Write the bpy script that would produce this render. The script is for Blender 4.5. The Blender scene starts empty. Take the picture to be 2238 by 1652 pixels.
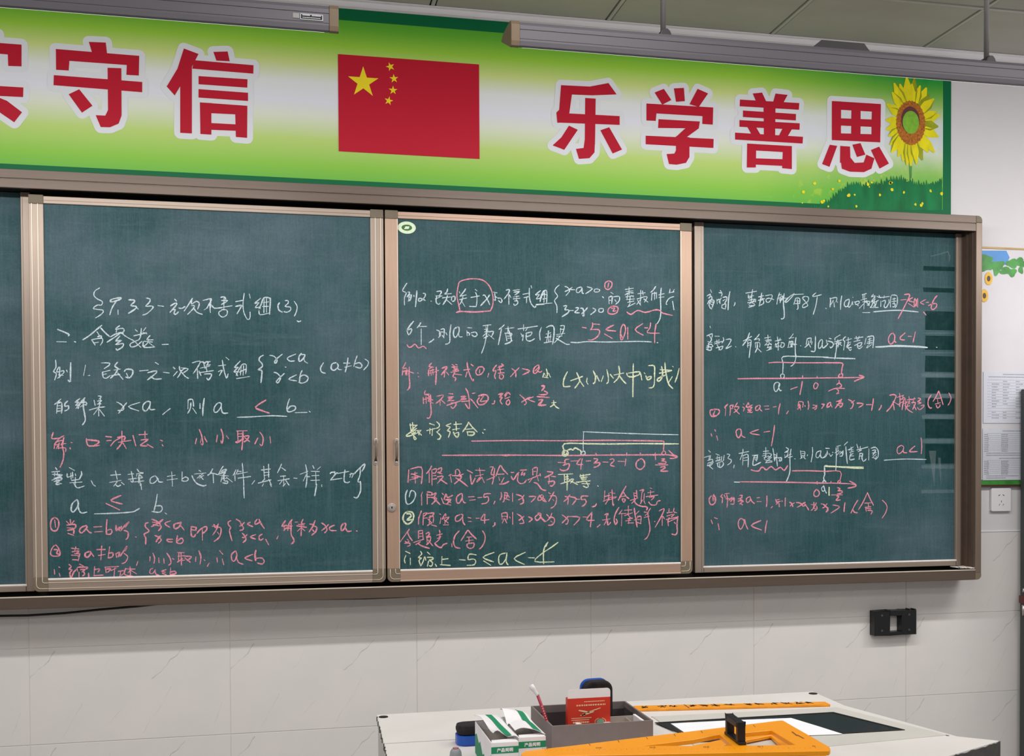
import bpy, bmesh, math, random
from mathutils import Vector, Matrix
random.seed(7)
SC = bpy.context.scene
COL = SC.collection
PI = math.pi

# ------------------------------------------------------------------ camera
# real geometry measured from the photograph: front wall is the plane y=0,
# x runs right along it, z is height above the floor (metres)
F_PX, YAW, PITCH, ROLL = 2410.72, 0.21614, -0.01902, -0.00479
PPX, PPY, CAM = 1147.24, 1054.13, Vector((0.0, -3.647, 1.5))
_f = Vector((math.sin(YAW)*math.cos(PITCH), math.cos(YAW)*math.cos(PITCH), math.sin(PITCH)))
_r = Vector((math.cos(YAW), -math.sin(YAW), 0)); _u = _r.cross(_f)
RGT = math.cos(ROLL)*_r + math.sin(ROLL)*_u
UPV = -math.sin(ROLL)*_r + math.cos(ROLL)*_u
cam_d = bpy.data.cameras.new('camera'); cam = bpy.data.objects.new('camera', cam_d); COL.objects.link(cam)
cam.matrix_world = Matrix.Translation(CAM) @ Matrix((RGT, UPV, -_f)).transposed().to_4x4()
cam_d.sensor_fit = 'HORIZONTAL'; cam_d.sensor_width = 36.0
cam_d.lens = F_PX/2238*36.0
cam_d.shift_x = -(PPX-1119)/2238.0
cam_d.shift_y = (PPY-826)/2238.0
cam_d.clip_start = 0.05
SC.camera = cam
# ------------------------------------------------------------------ world, lights, exposure
SC.view_settings.view_transform = 'Standard'; SC.view_settings.look = 'None'
SC.view_settings.gamma = 1.0; SC.view_settings.use_curve_mapping = False
SC.view_settings.exposure = 0.02
wd = bpy.data.worlds.new('world'); SC.world = wd; wd.use_nodes = True
wd.node_tree.nodes['Background'].inputs[0].default_value = (0.75, 0.85, 1, 1)
wd.node_tree.nodes['Background'].inputs[1].default_value = 0.15
def area(name, loc, target, sx, sy, power, col=(1, .97, .93), spread=PI):
    l = bpy.data.lights.new(name, 'AREA'); l.shape = 'RECTANGLE'; l.size = sx; l.size_y = sy
    l.energy = power; l.color = col; l.spread = spread
    o = bpy.data.objects.new(name, l); COL.objects.link(o); o.location = loc
    o.rotation_euler = (Vector(target)-Vector(loc)).to_track_quat('-Z', 'Y').to_euler()
    return o
# the tubes inside the two board lamps, and one unseen light without a lamp to the right, throwing down and towards the board
for cx in (-0.68, 1.30, 3.0):
    area('board_light', (cx, -1.13, 2.447), (cx, -0.25, 1.35), 1.5 if cx < 2 else .8, 0.05, 13 if cx < 2 else 12, (1, .97, .95))
# unseen classroom ceiling lights; the front row is added to brighten the desk
for cx in (-1.7, .55, 2.6):
    for cy, pw in ((-1.95, 12), (-3.75, 13), (-5.6, 24)):
        area('unseen_ceiling_light', (cx, cy, 2.97), (cx, cy, 0), 1.1, 0.55, pw, (1, .97, .94))

def at(x, y, Y):
    """point of the vertical plane y=Y seen at photo pixel (x, y)"""
    d = _f + RGT*((x-PPX)/F_PX) - UPV*((y-PPY)/F_PX)
    return CAM + d*((Y-CAM.y)/d.y)
def on(x, y, Z):
    """point of the level plane z=Z seen at photo pixel (x, y)"""
    d = _f + RGT*((x-PPX)/F_PX) - UPV*((y-PPY)/F_PX)
    return CAM + d*((Z-CAM.z)/d.z)

# ------------------------------------------------------------------ materials
def S(h):
    c = [int(h[i:i+2], 16)/255 for i in (0, 2, 4)]
    return tuple([(v/12.92 if v <= .04045 else ((v+.055)/1.055)**2.4) for v in c]+[1])
def new_mat(name, rough=.5, metal=0, spec=.5):
    m = bpy.data.materials.new(name); m.use_nodes = True; nt = m.node_tree
    b = nt.nodes['Principled BSDF']; b.inputs['Roughness'].default_value = rough
    b.inputs['Metallic'].default_value = metal; b.inputs['Specular IOR Level'].default_value = spec
    return m, nt, b
def node(nt, t, **k):
    n = nt.nodes.new(t)
    for a, v in k.items():
        if a.startswith('i_'): n.inputs[a[2:].replace('_', ' ')].default_value = v
        else: setattr(n, a, v)
    return n
def coords(nt, scale=(1, 1, 1), rot=(0, 0, 0), loc=(0, 0, 0), kind='Object'):
    tc = nt.nodes.new('ShaderNodeTexCoord'); mp = nt.nodes.new('ShaderNodeMapping')
    mp.inputs['Scale'].default_value = scale; mp.inputs['Rotation'].default_value = rot; mp.inputs['Location'].default_value = loc
    nt.links.new(tc.outputs[kind], mp.inputs[0]); return mp.outputs[0]
def noise(nt, vec, sc, detail=3, rough=.55):
    n = node(nt, 'ShaderNodeTexNoise'); n.inputs['Scale'].default_value = sc
    n.inputs['Detail'].default_value = detail; n.inputs['Roughness'].default_value = rough
    nt.links.new(vec, n.inputs['Vector']); return n.outputs['Fac']
def ramp(nt, fac, stops, interp='LINEAR'):
    r = nt.nodes.new('ShaderNodeValToRGB'); r.color_ramp.interpolation = interp
    e = r.color_ramp.elements
    while len(e) > 1: e.remove(e[-1])
    e[0].position = stops[0][0]; e[0].color = stops[0][1]
    for p, c in stops[1:]:
        q = e.new(p); q.color = c
    nt.links.new(fac, r.inputs[0]); return r.outputs[0]
def mix(nt, fac, a, b, mode='MIX'):
    m = nt.nodes.new('ShaderNodeMix'); m.data_type = 'RGBA'; m.blend_type = mode
    for s, v in ((m.inputs[0], fac), (m.inputs[6], a), (m.inputs[7], b)):
        if hasattr(v, 'links'): nt.links.new(v, s)
        else: s.default_value = v
    return m.outputs[2]
def math_n(nt, op, a, b=0.0, clamp=False):
    m = nt.nodes.new('ShaderNodeMath'); m.operation = op; m.use_clamp = clamp
    for s, v in ((m.inputs[0], a), (m.inputs[1], b)):
        if hasattr(v, 'links'): nt.links.new(v, s)
        else: s.default_value = v
    return m.outputs[0]
def G(v): return (v, v, v, 1)
def plain(name, hexc, rough=.5, metal=0, var=.06, sc=8, stretch=(1, 1, 1), bump=0, spec=.5):
    m, nt, b = new_mat(name, rough, metal, spec)
    v = coords(nt, stretch); n = noise(nt, v, sc, 4)
    c = S(hexc); lo = tuple([x*(1-var) for x in c[:3]]+[1]); hi = tuple([min(1, x*(1+var)) for x in c[:3]]+[1])
    nt.links.new(ramp(nt, n, [(.3, lo), (.7, hi)]), b.inputs['Base Color'])
    if bump:
        bp = nt.nodes.new('ShaderNodeBump'); bp.inputs['Strength'].default_value = bump; bp.inputs['Distance'].default_value = .002
        nt.links.new(n, bp.inputs['Height']); nt.links.new(bp.outputs[0], b.inputs['Normal'])
    return m
M = {}
M['paint'] = plain('wall_paint', 'd6d4d8', .8, var=.025, sc=3)
M['ceil'] = plain('ceiling_board', 'aeaca3', .85, var=.07, sc=2.5, stretch=(1, 2.5, 1), bump=.1)
M['tbar'] = plain('ceiling_bar', 'b9b8b2', .5, var=.03)
M['gap'] = plain('dark_recess', '15120f', .9, var=.1)
M['floor'] = plain('floor_stone', '8f8b84', .35, var=.08, sc=3)
M['alu'] = plain('champagne_aluminium', '9a8b7e', .42, .35, .05, 30, (.3, .3, 6))
M['alu_v'] = plain('champagne_aluminium_upright', '9a8b7e', .42, .35, .05, 30, (6, .3, .3))
M['rail'] = plain('bronze_aluminium_rail', '5f5248', .4, .35, .06, 25, (.2, 1, 5))
M['jamb'] = plain('bronze_aluminium_upright', '736458', .4, .35, .06, 25, (5, 1, .2))
M['inner'] = plain('brown_track', '5a4a40', .5, .2, .08, 20)
M['corner'] = plain('brown_plastic_corner', '6d6250', .55, 0, .06, 20)
M['ridge'] = plain('pale_ridge', 'd2c6b6', .4, .2, .04, 20)
M['lampgrey'] = plain('lamp_housing_grey', '726f77', .45, .1, .03, 12, (.3, 1, 6))
M['lampcap'] = plain('lamp_end_brown', '83705a', .5, .1, .05, 20)
M['dark'] = plain('dark_grey_plastic', '474448', .5, 0, .05, 20)
M['black'] = plain('black_plastic', '0d0e12', .4, 0, .1, 30)
M['rod'] = plain('hanging_rod_grey', '9a9a9a', .4, .4, .04, 20)
M['white'] = plain('white_plastic', 'e6e4e8', .4, 0, .02, 10)
M['metal'] = plain('nickel_metal', 'c9c2be', .28, .8, .05, 30)
M['desk'] = plain('desk_white_steel', 'dcd9d5', .45, 0, .04, 6, (1, 1, 1))
M['desk2'] = plain('desk_grey_panel', 'cccac3', .45, 0, .04, 6)
M['chip'] = plain('desk_dark_side', '4b4a49', .6, 0, .25, 40)
M['glass'] = plain('smoked_glass', '262625', .12, 0, .15, 3)
M['paper'] = plain('white_paper', 'f2f3f8', .7, 0, .03, 20)
M['orange'] = plain('orange_plastic', 'ffa20a', .35, 0, .03, 10)
M['wood'] = plain('yellow_wood_ruler', 'ef981c', .5, 0, .2, 12, (1, 14, 1))
M['greybox'] = plain('grey_card_box', '7d7270', .7, 0, .04, 60)
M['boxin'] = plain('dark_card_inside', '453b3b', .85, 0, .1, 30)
M['noticewhite'] = plain('notice_board_white', 'd2d0d6', .6, 0, .03, 6)
M['noticepaper'] = plain('notice_paper', 'cdd0dc', .7, 0, .03, 20)
M['card'] = plain('white_card', 'efedf0', .6, 0, .03, 20)
M['green'] = plain('green_print', '0f8a5e', .6, 0, .05, 20)
M['red'] = plain('red_card', 'd33420', .45, 0, .08, 25)
M['pen'] = plain('crimson_pen', 'a5123c', .35, 0, .08, 30)
M['blue'] = plain('blue_plastic', '1450b4', .35, 0, .05, 20)
M['cream'] = plain('cream_print', 'ecd3a8', .6, 0, .05, 20)
M['felt'] = plain('black_felt', '221c20', .95, 0, .45, 90, (1, 1, .25), bump=.8)
M['ink'] = plain('black_ink', '1c1510', .7, 0, .1, 30)
M['greyink'] = plain('grey_print', '8d8e98', .8, 0, .2, 60)
M['cable'] = plain('black_cable', '101010', .5, 0, .1, 30)
M['flagred'] = plain('flag_red_print', 'bd1630', .5, 0, .02, 4, spec=.2)
M['letter'] = plain('red_letter_print', 'b9142f', .5, 0, .02, 4, spec=.2)
M['outline'] = plain('white_letter_outline', 'dfe3ea', .5, 0, .01, 4, spec=.2)
M['star'] = plain('yellow_star_print', 'f2dc28', .5, 0, .02, 10, spec=.2)
M['petal'] = plain('sunflower_yellow_print', 'e6dc18', .5, 0, .14, 30, (1, 1, .5), spec=.2)
M['petal2'] = plain('sunflower_shade_print', '98a01e', .5, 0, .2, 30, spec=.2)
M['seed'] = plain('sunflower_seed_print', 'b06a28', .5, 0, .5, 130, spec=.2)
M['seedgreen'] = plain('sunflower_core_print', '7fb83a', .5, 0, .15, 60, spec=.2)
M['grassprint'] = plain('grass_print', '087440', .5, 0, .3, 22, (1, 1, .3), spec=.2)
M['dgreen'] = plain('dark_green_print', '00683f', .5, 0, .04, 6, spec=.2)
M['sticker'] = plain('pale_green_sticker', 'd3e6c8', .5, 0, .12, 120)
M['stickergreen'] = plain('green_sticker_core', '1f6a26', .5, 0, .1, 60)
M['sky'] = plain('sky_blue_print', '4f8fd0', .5, 0, .08, 8)
M['leaf'] = plain('leaf_print', '3d8c3a', .5, 0, .4, 18)
M['gold'] = plain('gold_trim', 'a88d5a', .5, .3, .1, 20)
M['darkwood'] = plain('dark_brown_trim', '4a2c20', .5, 0, .1, 20)
M['cabinet'] = plain('dark_cabinet', '3d4444', .5, 0, .1, 5)
M['maroon'] = plain('maroon_plastic', '5e2a2c', .5, 0, .1, 20)
M['grout'] = plain('grout', 'e6e2de', .8, 0, .03, 30)
M['carton'] = plain('grey_board', 'b5aca2', .7, 0, .05, 30)
M['knobgrey'] = plain('grey_rounded_plastic', '8f9499', .4, 0, .05, 20)
M['sealgreen'] = plain('sage_green_print', '7fa88a', .6, 0, .05, 30)
M['sunpetal'] = plain('small_sunflower_print', 'e0b020', .5, 0, .12, 60)

def mat_tile():
    m, nt, b = new_mat('veined_wall_tile', .3)
    b.inputs['Specular IOR Level'].default_value = .35
    v = coords(nt)
    base = ramp(nt, noise(nt, v, 5, 4), [(.3, S('dcdad8')), (.7, S('e2dedc'))])
    warm = noise(nt, coords(nt, (1, 1, 1), (0, 0, 0), (4, 1, 2)), 2.2, 2)
    base = mix(nt, ramp(nt, warm, [(.5, G(0)), (.7, G(.45))]), base, S('e3d7d6'))
    # slanting hair veins, the same on every tile (as printed tiles are)
    wob = nt.nodes.new('ShaderNodeTexNoise'); wob.inputs['Scale'].default_value = 14; wob.inputs['Detail'].default_value = 4
    nt.links.new(v, wob.inputs['Vector'])
    off = nt.nodes.new('ShaderNodeVectorMath'); off.operation = 'MULTIPLY_ADD'
    nt.links.new(wob.outputs['Color'], off.inputs[0]); off.inputs[1].default_value = (.035, 0, .035)
    tc = nt.nodes.new('ShaderNodeVectorMath'); tc.operation = 'SUBTRACT'; nt.links.new(v, tc.inputs[0]); tc.inputs[1].default_value = (.0175, 0, .0175)
    nt.links.new(tc.outputs[0], off.inputs[2]); sp = nt.nodes.new('ShaderNodeSeparateXYZ'); nt.links.new(off.outputs[0], sp.inputs[0])
    X, Z = sp.outputs[0], sp.outputs[2]; tot = None
    fade = ramp(nt, noise(nt, coords(nt, (1, 1, 1), (0, 0, 0), (3, 0, 7)), 22, 2), [(.35, G(.15)), (.6, G(1))])
    for (x0, z0), (x1, z1), w, k in (((.075, .292), (.045, .25), .0014, .9), ((.045, .25), (.002, .21), .0013, .8), ((.46, .285), (.36, .19), .0012, .8),
                                     ((.42, .16), (.33, .02), .0009, .35), ((.15, .12), (.10, .02), .0009, .35), ((.575, .10), (.545, .03), .0009, .4), ((.24, .27), (.20, .20), .0008, .3), ((.27, .10), (.22, .04), .0008, .3)):
        dx, dz = x1-x0, z1-z0; L2 = dx*dx+dz*dz; L = math.sqrt(L2)
        t = math_n(nt, 'ADD', math_n(nt, 'MULTIPLY', X, dx/L2), math_n(nt, 'ADD', math_n(nt, 'MULTIPLY', Z, dz/L2), -(x0*dx+z0*dz)/L2))
        inside = math_n(nt, 'LESS_THAN', math_n(nt, 'ABSOLUTE', math_n(nt, 'SUBTRACT', t, .5)), .5)
        dist = math_n(nt, 'ABSOLUTE', math_n(nt, 'ADD', math_n(nt, 'MULTIPLY', X, dz/L), math_n(nt, 'ADD', math_n(nt, 'MULTIPLY', Z, -dx/L), (z0*dx-x0*dz)/L)))
        msk = math_n(nt, 'MULTIPLY', math_n(nt, 'MULTIPLY', inside, k), math_n(nt, 'SUBTRACT', 1.0, math_n(nt, 'DIVIDE', dist, w*1.6), True), True)
        tot = msk if tot is None else math_n(nt, 'MAXIMUM', tot, msk)
    base = mix(nt, math_n(nt, 'MULTIPLY', math_n(nt, 'MULTIPLY', tot, fade), .75), base, S('94826f'))
    nt.links.new(base, b.inputs['Base Color'])
    return m
M['tile'] = mat_tile()

def mat_board(name, seed, dust=1.0):
    m, nt, b = new_mat(name, .62); b.inputs['Specular IOR Level'].default_value = .25
    v = coords(nt, (1, 1, 1), (0, 0, 0), (seed, 0, seed*.7))
    base = ramp(nt, noise(nt, v, 1.6, 5, .6), [(.3, S('163c40')), (.55, S('20474d')), (.75, S('2e535a'))])
    big = noise(nt, coords(nt, (1, 1, 1.6), (0, 0, .1), (seed*2, 3, 1)), 2.1, 6, .62)       # wiped chalk dust
    base = mix(nt, ramp(nt, big, [(.42, G(0)), (.70, G(.85*dust))]), base, S('5b6b78'))
    vs = noise(nt, coords(nt, (14, 1, .9), (0, 0, 0), (seed*3, 0, 0)), 3.2, 5, .7)            # upright wiping streaks
    base = mix(nt, ramp(nt, vs, [(.5, G(0)), (.8, G(.45*dust))]), base, S('4f6f72'))
    hs = noise(nt, coords(nt, (1.2, 1, 13), (0, .25, 0), (seed*5, 0, 2)), 3, 4, .7)
    base = mix(nt, ramp(nt, hs, [(.56, G(0)), (.85, G(.4*dust))]), base, S('6e7f86'))
    fs = noise(nt, coords(nt, (60, 1, 2.2), (0, 0, 0), (seed, 0, 4)), 4, 4, .75)
    base = mix(nt, ramp(nt, fs, [(.45, G(0)), (.8, G(.35))]), base, S('5c7a80'))
    fd = noise(nt, coords(nt, (46, 1, 3), (0, 0, 0), (seed, 0, 9)), 3, 4, .75)
    base = mix(nt, ramp(nt, fd, [(.5, G(0)), (.8, G(.45))]), base, S('1a4246'))
    wv = noise(nt, coords(nt, (1, 1, 1), (0, 0, 0), (0, 0, seed)), 170, 2)
    base = mix(nt, .25, base, ramp(nt, wv, [(.3, S('123a3d')), (.7, S('3c5f64'))]))
    nt.links.new(base, b.inputs['Base Color'])
    return m
M['board1'] = mat_board('green_writing_surface_dusty', 3.1)
M['board2'] = mat_board('green_writing_surface_wiped', 7.7, .9)
M['board3'] = mat_board('green_writing_surface_right', 12.3, .75)

def mat_chalk(name, hexc, lo=.38, hi=.60, top=.92, sc=300, low=.55):
    m = bpy.data.materials.new(name); m.use_nodes = True; nt = m.node_tree
    b = nt.nodes['Principled BSDF']; b.inputs['Roughness'].default_value = .95
    b.inputs['Specular IOR Level'].default_value = .05
    n = noise(nt, coords(nt), sc, 2, .6)
    nt.links.new(ramp(nt, n, [(lo, G(min(low, top*.6))), (hi, G(top))]), b.inputs['Alpha'])
    b.inputs['Base Color'].default_value = S(hexc)
    return m
M['W'] = mat_chalk('white_chalk', 'd3e3ea')
M['P'] = mat_chalk('pink_chalk', 'ef9cae')
M['G'] = mat_chalk('pale_yellow_chalk', 'e2ecca')
M['smear'] = mat_chalk('faint_chalk_smear', '9fb2b6', .3, .75, .2, 60)
M['clean'] = mat_chalk('wiped_clean_green', '0a3432', .2, .6, .62, 30)
M['dust'] = mat_chalk('chalk_dust', 'efe6e2', .35, .6, .95, 200)
M['ledge'] = plain('ledge_dust_highlight', 'efe6e2', .8, 0, .05, 60)  # chalk dust white, with the highlight on the lip tops put into the colour

def mat_banner():
    m, nt, b = new_mat('banner_print', .5, 0, .2)
    tc = nt.nodes.new('ShaderNodeTexCoord'); sp = nt.nodes.new('ShaderNodeSeparateXYZ')
    nt.links.new(tc.outputs['Object'], sp.inputs[0])
    z = math_n(nt, 'DIVIDE', sp.outputs[2], .604)
    # the printed bands wander a little along the banner
    band = ramp(nt, z, [(0, S('3f9a4a')), (.07, S('6cba4c')), (.16, S('8cc84c')), (.30, S('bcd87c')), (.42, S('dfe6d6')), (.50, S('e2e6f2')), (.60, S('e4e8ea')), (.70, S('cfe08e')), (.80, S('9cd244')), (.90, S('66b636')), (1, S('48a030'))])
    # to the right the print turns into a green meadow
    x = math_n(nt, 'ADD', sp.outputs[0], .1)
    n = noise(nt, coords(nt), 9, 5, .6)
    fx = math_n(nt, 'MULTIPLY', math_n(nt, 'SUBTRACT', x, 1.62), 1.55, True)
    topg = math_n(nt, 'MULTIPLY', math_n(nt, 'SUBTRACT', z, .62), 3.2, True)
    f1 = math_n(nt, 'MULTIPLY', fx, math_n(nt, 'ADD', topg, math_n(nt, 'MULTIPLY', n, .35)), True)
    c = mix(nt, f1, band, S('229a3e'))
    lowg = math_n(nt, 'SUBTRACT', .42, z)
    f2 = math_n(nt, 'MULTIPLY', math_n(nt, 'MULTIPLY', lowg, 4.0, True), math_n(nt, 'MULTIPLY', fx, 1.2, True), True)
    c = mix(nt, math_n(nt, 'MULTIPLY', f2, math_n(nt, 'ADD', n, .25), True), c, S('3fae3c'))
    spots = ramp(nt, noise(nt, coords(nt, (1, 1, 1), (0, 0, 0), (3, 3, 3)), 26, 3), [(.6, G(0)), (.68, G(.6))])
    c = mix(nt, math_n(nt, 'MULTIPLY', f2, spots), c, S('e2e24a'))
    nt.links.new(c, b.inputs['Base Color']); return m
M['banner'] = mat_banner()

# ------------------------------------------------------------------ mesh helpers
class MB:
    def __init__(s): s.v = []; s.f = []
    def add(s, vs, fs):
        o = len(s.v); s.v += [tuple(p) for p in vs]; s.f += [tuple(i+o for i in f) for f in fs]; return s
    def box(s, x0, x1, y0, y1, z0, z1):
        return s.add([(x, y, z) for x in (x0, x1) for y in (y0, y1) for z in (z0, z1)],
                     [(0, 1, 3, 2), (4, 6, 7, 5), (0, 4, 5, 1), (2, 3, 7, 6), (0, 2, 6, 4), (1, 5, 7, 3)])
    def prism(s, poly, a, b, axis='y'):
        """extrude a 2-D outline: axis y -> (x,z) outline between y=a and y=b; z -> (x,y); x -> (y,z)"""
        n = len(poly)
        def P(p, t): return {'y': (p[0], t, p[1]), 'z': (p[0], p[1], t), 'x': (t, p[0], p[1])}[axis]
        return s.add([P(p, a) for p in poly]+[P(p, b) for p in poly],
                     [tuple(range(n)), tuple(range(2*n-1, n-1, -1))]+[(i, (i+1) % n, n+(i+1) % n, n+i) for i in range(n)])
    def ring(s, outer, inner, a, b, axis='z'):
        """flat frame between two outlines of the same number of points, extruded a..b"""
        n = len(outer)
        for i in range(n):
            j = (i+1) % n
            s.prism([outer[i], outer[j], inner[j], inner[i]], a, b, axis)
        return s
    def face(s, pts): return s.add(pts, [tuple(range(len(pts)))])
    def tube(s, pts, r, n=10, cap=True):
        pts = [Vector(p) for p in pts]; rs = r if isinstance(r, (list, tuple)) else [r]*len(pts); rings = []
        for i, p in enumerate(pts):
            t = (pts[min(i+1, len(pts)-1)]-pts[max(i-1, 0)]).normalized()
            a = t.orthogonal().normalized() if i == 0 else (a - t*a.dot(t)).normalized()
            c = t.cross(a)
            rings.append([p+(a*math.cos(2*PI*k/n)+c*math.sin(2*PI*k/n))*rs[i] for k in range(n)])
        fs = []
        for i in range(len(pts)-1):
            for k in range(n): fs.append((i*n+k, i*n+(k+1) % n, (i+1)*n+(k+1) % n, (i+1)*n+k))
        if cap: fs += [tuple(range(n-1, -1, -1)), tuple(range((len(pts)-1)*n, len(pts)*n))]
        return s.add([q for g in rings for q in g], fs)
    def disc(s, c, rx, rz, Y, n=24, t=None):
        p = [(c[0]+rx*math.cos(2*PI*k/n), c[1]+rz*math.sin(2*PI*k/n)) for k in range(n)]
        return s.prism(p, Y, Y+(t or .0004))
def root(name, label, cat, loc=(0, 0, 0), group=None):
    o = bpy.data.objects.new(name, None); COL.objects.link(o); o.location = loc; o.empty_display_size = .05
    o['label'] = label; o['category'] = cat
    if group: o['group'] = group
    return o
def tag(o, label, cat, group=None):
    o['label'] = label; o['category'] = cat
    if group: o['group'] = group
    return o
def top_of(o):
    while o.parent: o = o.parent
    return o
def part(name, mb, mat, parent=None, bevel=0, smooth=False, label=None, seg=2, origin=None):
    """link the collected shapes (world coordinates) as ONE mesh object"""
    off = Vector(origin) if origin is not None else (top_of(parent).location.copy() if parent else Vector((0, 0, 0)))
    me = bpy.data.meshes.new(name)
    me.from_pydata([tuple(Vector(p)-off) for p in mb.v], [], mb.f)
    bm = bmesh.new(); bm.from_mesh(me); bmesh.ops.recalc_face_normals(bm, faces=bm.faces)
    if bevel:
        bmesh.ops.remove_doubles(bm, verts=bm.verts, dist=1e-6)
        ed = [e for e in bm.edges if len(e.link_faces) == 2 and e.calc_face_angle(0) > .5]
        bmesh.ops.bevel(bm, geom=ed, offset=bevel, segments=seg, affect='EDGES', profile=.6)
    bm.to_mesh(me); bm.free()
    if smooth:
        for p in me.polygons: p.use_smooth = True
    me.materials.append(M[mat] if isinstance(mat, str) else mat)
    o = bpy.data.objects.new(name, me); COL.objects.link(o)
    if parent: o.parent = parent
    if origin is not None and not parent: o.location = off
    if label: o['label'] = label
    return o
def struct(o): o['kind'] = 'structure'; return o
def circle(c, r, n=16, ph=0): return [(c[0]+r*math.cos(ph+2*PI*k/n), c[1]+r*math.sin(ph+2*PI*k/n)) for k in range(n)]
def rrect(x0, x1, z0, z1, r, n=4, corners='1111'):
    """outline with rounded corners, order: bottom-left, bottom-right, top-right, top-left"""
    out = []
    for k, (cx, cz, a) in enumerate(((x0+r, z0+r, PI), (x1-r, z0+r, 1.5*PI), (x1-r, z1-r, 0), (x0+r, z1-r, .5*PI))):
        if corners[k] == '0': out.append(((x0, x1, x1, x0)[k], (z0, z0, z1, z1)[k])); continue
        out += [(cx+r*math.cos(a+.5*PI*i/n), cz+r*math.sin(a+.5*PI*i/n)) for i in range(n+1)]
    return out
def smooth_line(p, k=3):
    if len(p) < 3: return list(p)
    out = []
    for i in range(len(p)-1):
        a = p[max(i-1, 0)]; b = p[i]; c = p[i+1]; d = p[min(i+2, len(p)-1)]
        for j in range(k):
            t = j/k
            out.append(tuple(.5*((2*b[m])+(-a[m]+c[m])*t+(2*a[m]-5*b[m]+4*c[m]-d[m])*t*t+(-a[m]+3*b[m]-3*c[m]+d[m])*t**3) for m in (0, 1)))
    out.append(p[-1]); return out
def ribbon(mb, p, w, Y, wv=.25):
    """flat pen stroke in the plane y=Y"""
    q = [p[0]]
    for a in p[1:]:
        if math.hypot(a[0]-q[-1][0], a[1]-q[-1][1]) > 1e-4: q.append(a)
    if len(q) < 2: q.append((q[0][0]+w*.6, q[0][1]))
    n = len(q); L = []; R = []
    for i in range(n):
        a = q[max(i-1, 0)]; b = q[min(i+1, n-1)]
        dx, dz = b[0]-a[0], b[1]-a[1]; l = math.hypot(dx, dz) or 1
        e = w*.5*(1-wv+2*wv*random.random())
        if i in (0, n-1): e *= .72
        L.append((q[i][0]-dz/l*e, Y, q[i][1]+dx/l*e)); R.append((q[i][0]+dz/l*e, Y, q[i][1]-dx/l*e))
    dx, dz = q[-1][0]-q[-2][0], q[-1][1]-q[-2][1]; l = math.hypot(dx, dz) or 1
    dx0, dz0 = q[0][0]-q[1][0], q[0][1]-q[1][1]; l0 = math.hypot(dx0, dz0) or 1
    tip = (q[-1][0]+dx/l*w*.4, Y, q[-1][1]+dz/l*w*.4); tl = (q[0][0]+dx0/l0*w*.4, Y, q[0][1]+dz0/l0*w*.4)
    vs = L+R+[tip, tl]
    fs = [(i, i+1, n+i+1, n+i) for i in range(n-1)]+[(n-1, 2*n, 2*n-1), (0, n, 2*n+1)]
    mb.add(vs, fs)
_bf = None
def text_mb(s, size, bold=0.0):
    """outline of printed characters as a flat mesh in (x, z), lower left at 0,0"""
    cu = bpy.data.curves.new('lettering', 'FONT'); cu.body = s; cu.size = size; cu.offset = bold; cu.resolution_u = 3
    o = bpy.data.objects.new('lettering', cu); COL.objects.link(o)
    bpy.context.view_layer.update()
    me = bpy.data.meshes.new_from_object(o.evaluated_get(bpy.context.evaluated_depsgraph_get()))
    vs = [tuple(v.co) for v in me.vertices]; fs = [tuple(p.vertices) for p in me.polygons]
    bpy.data.objects.remove(o); bpy.data.curves.remove(cu); bpy.data.meshes.remove(me)
    return vs, fs
def text_on(mb, s, size, origin, ux, uy, bold=0.0, lift=None, center=False):
    vs, fs = text_mb(s, size, bold)
    if not vs: return
    ux = Vector(ux).normalized(); uy = Vector(uy).normalized(); o = Vector(origin)
    cx = (max(v[0] for v in vs)+min(v[0] for v in vs))/2 if center else 0
    mb.add([o+ux*(v[0]-cx)+uy*v[1] for v in vs], fs)

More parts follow.
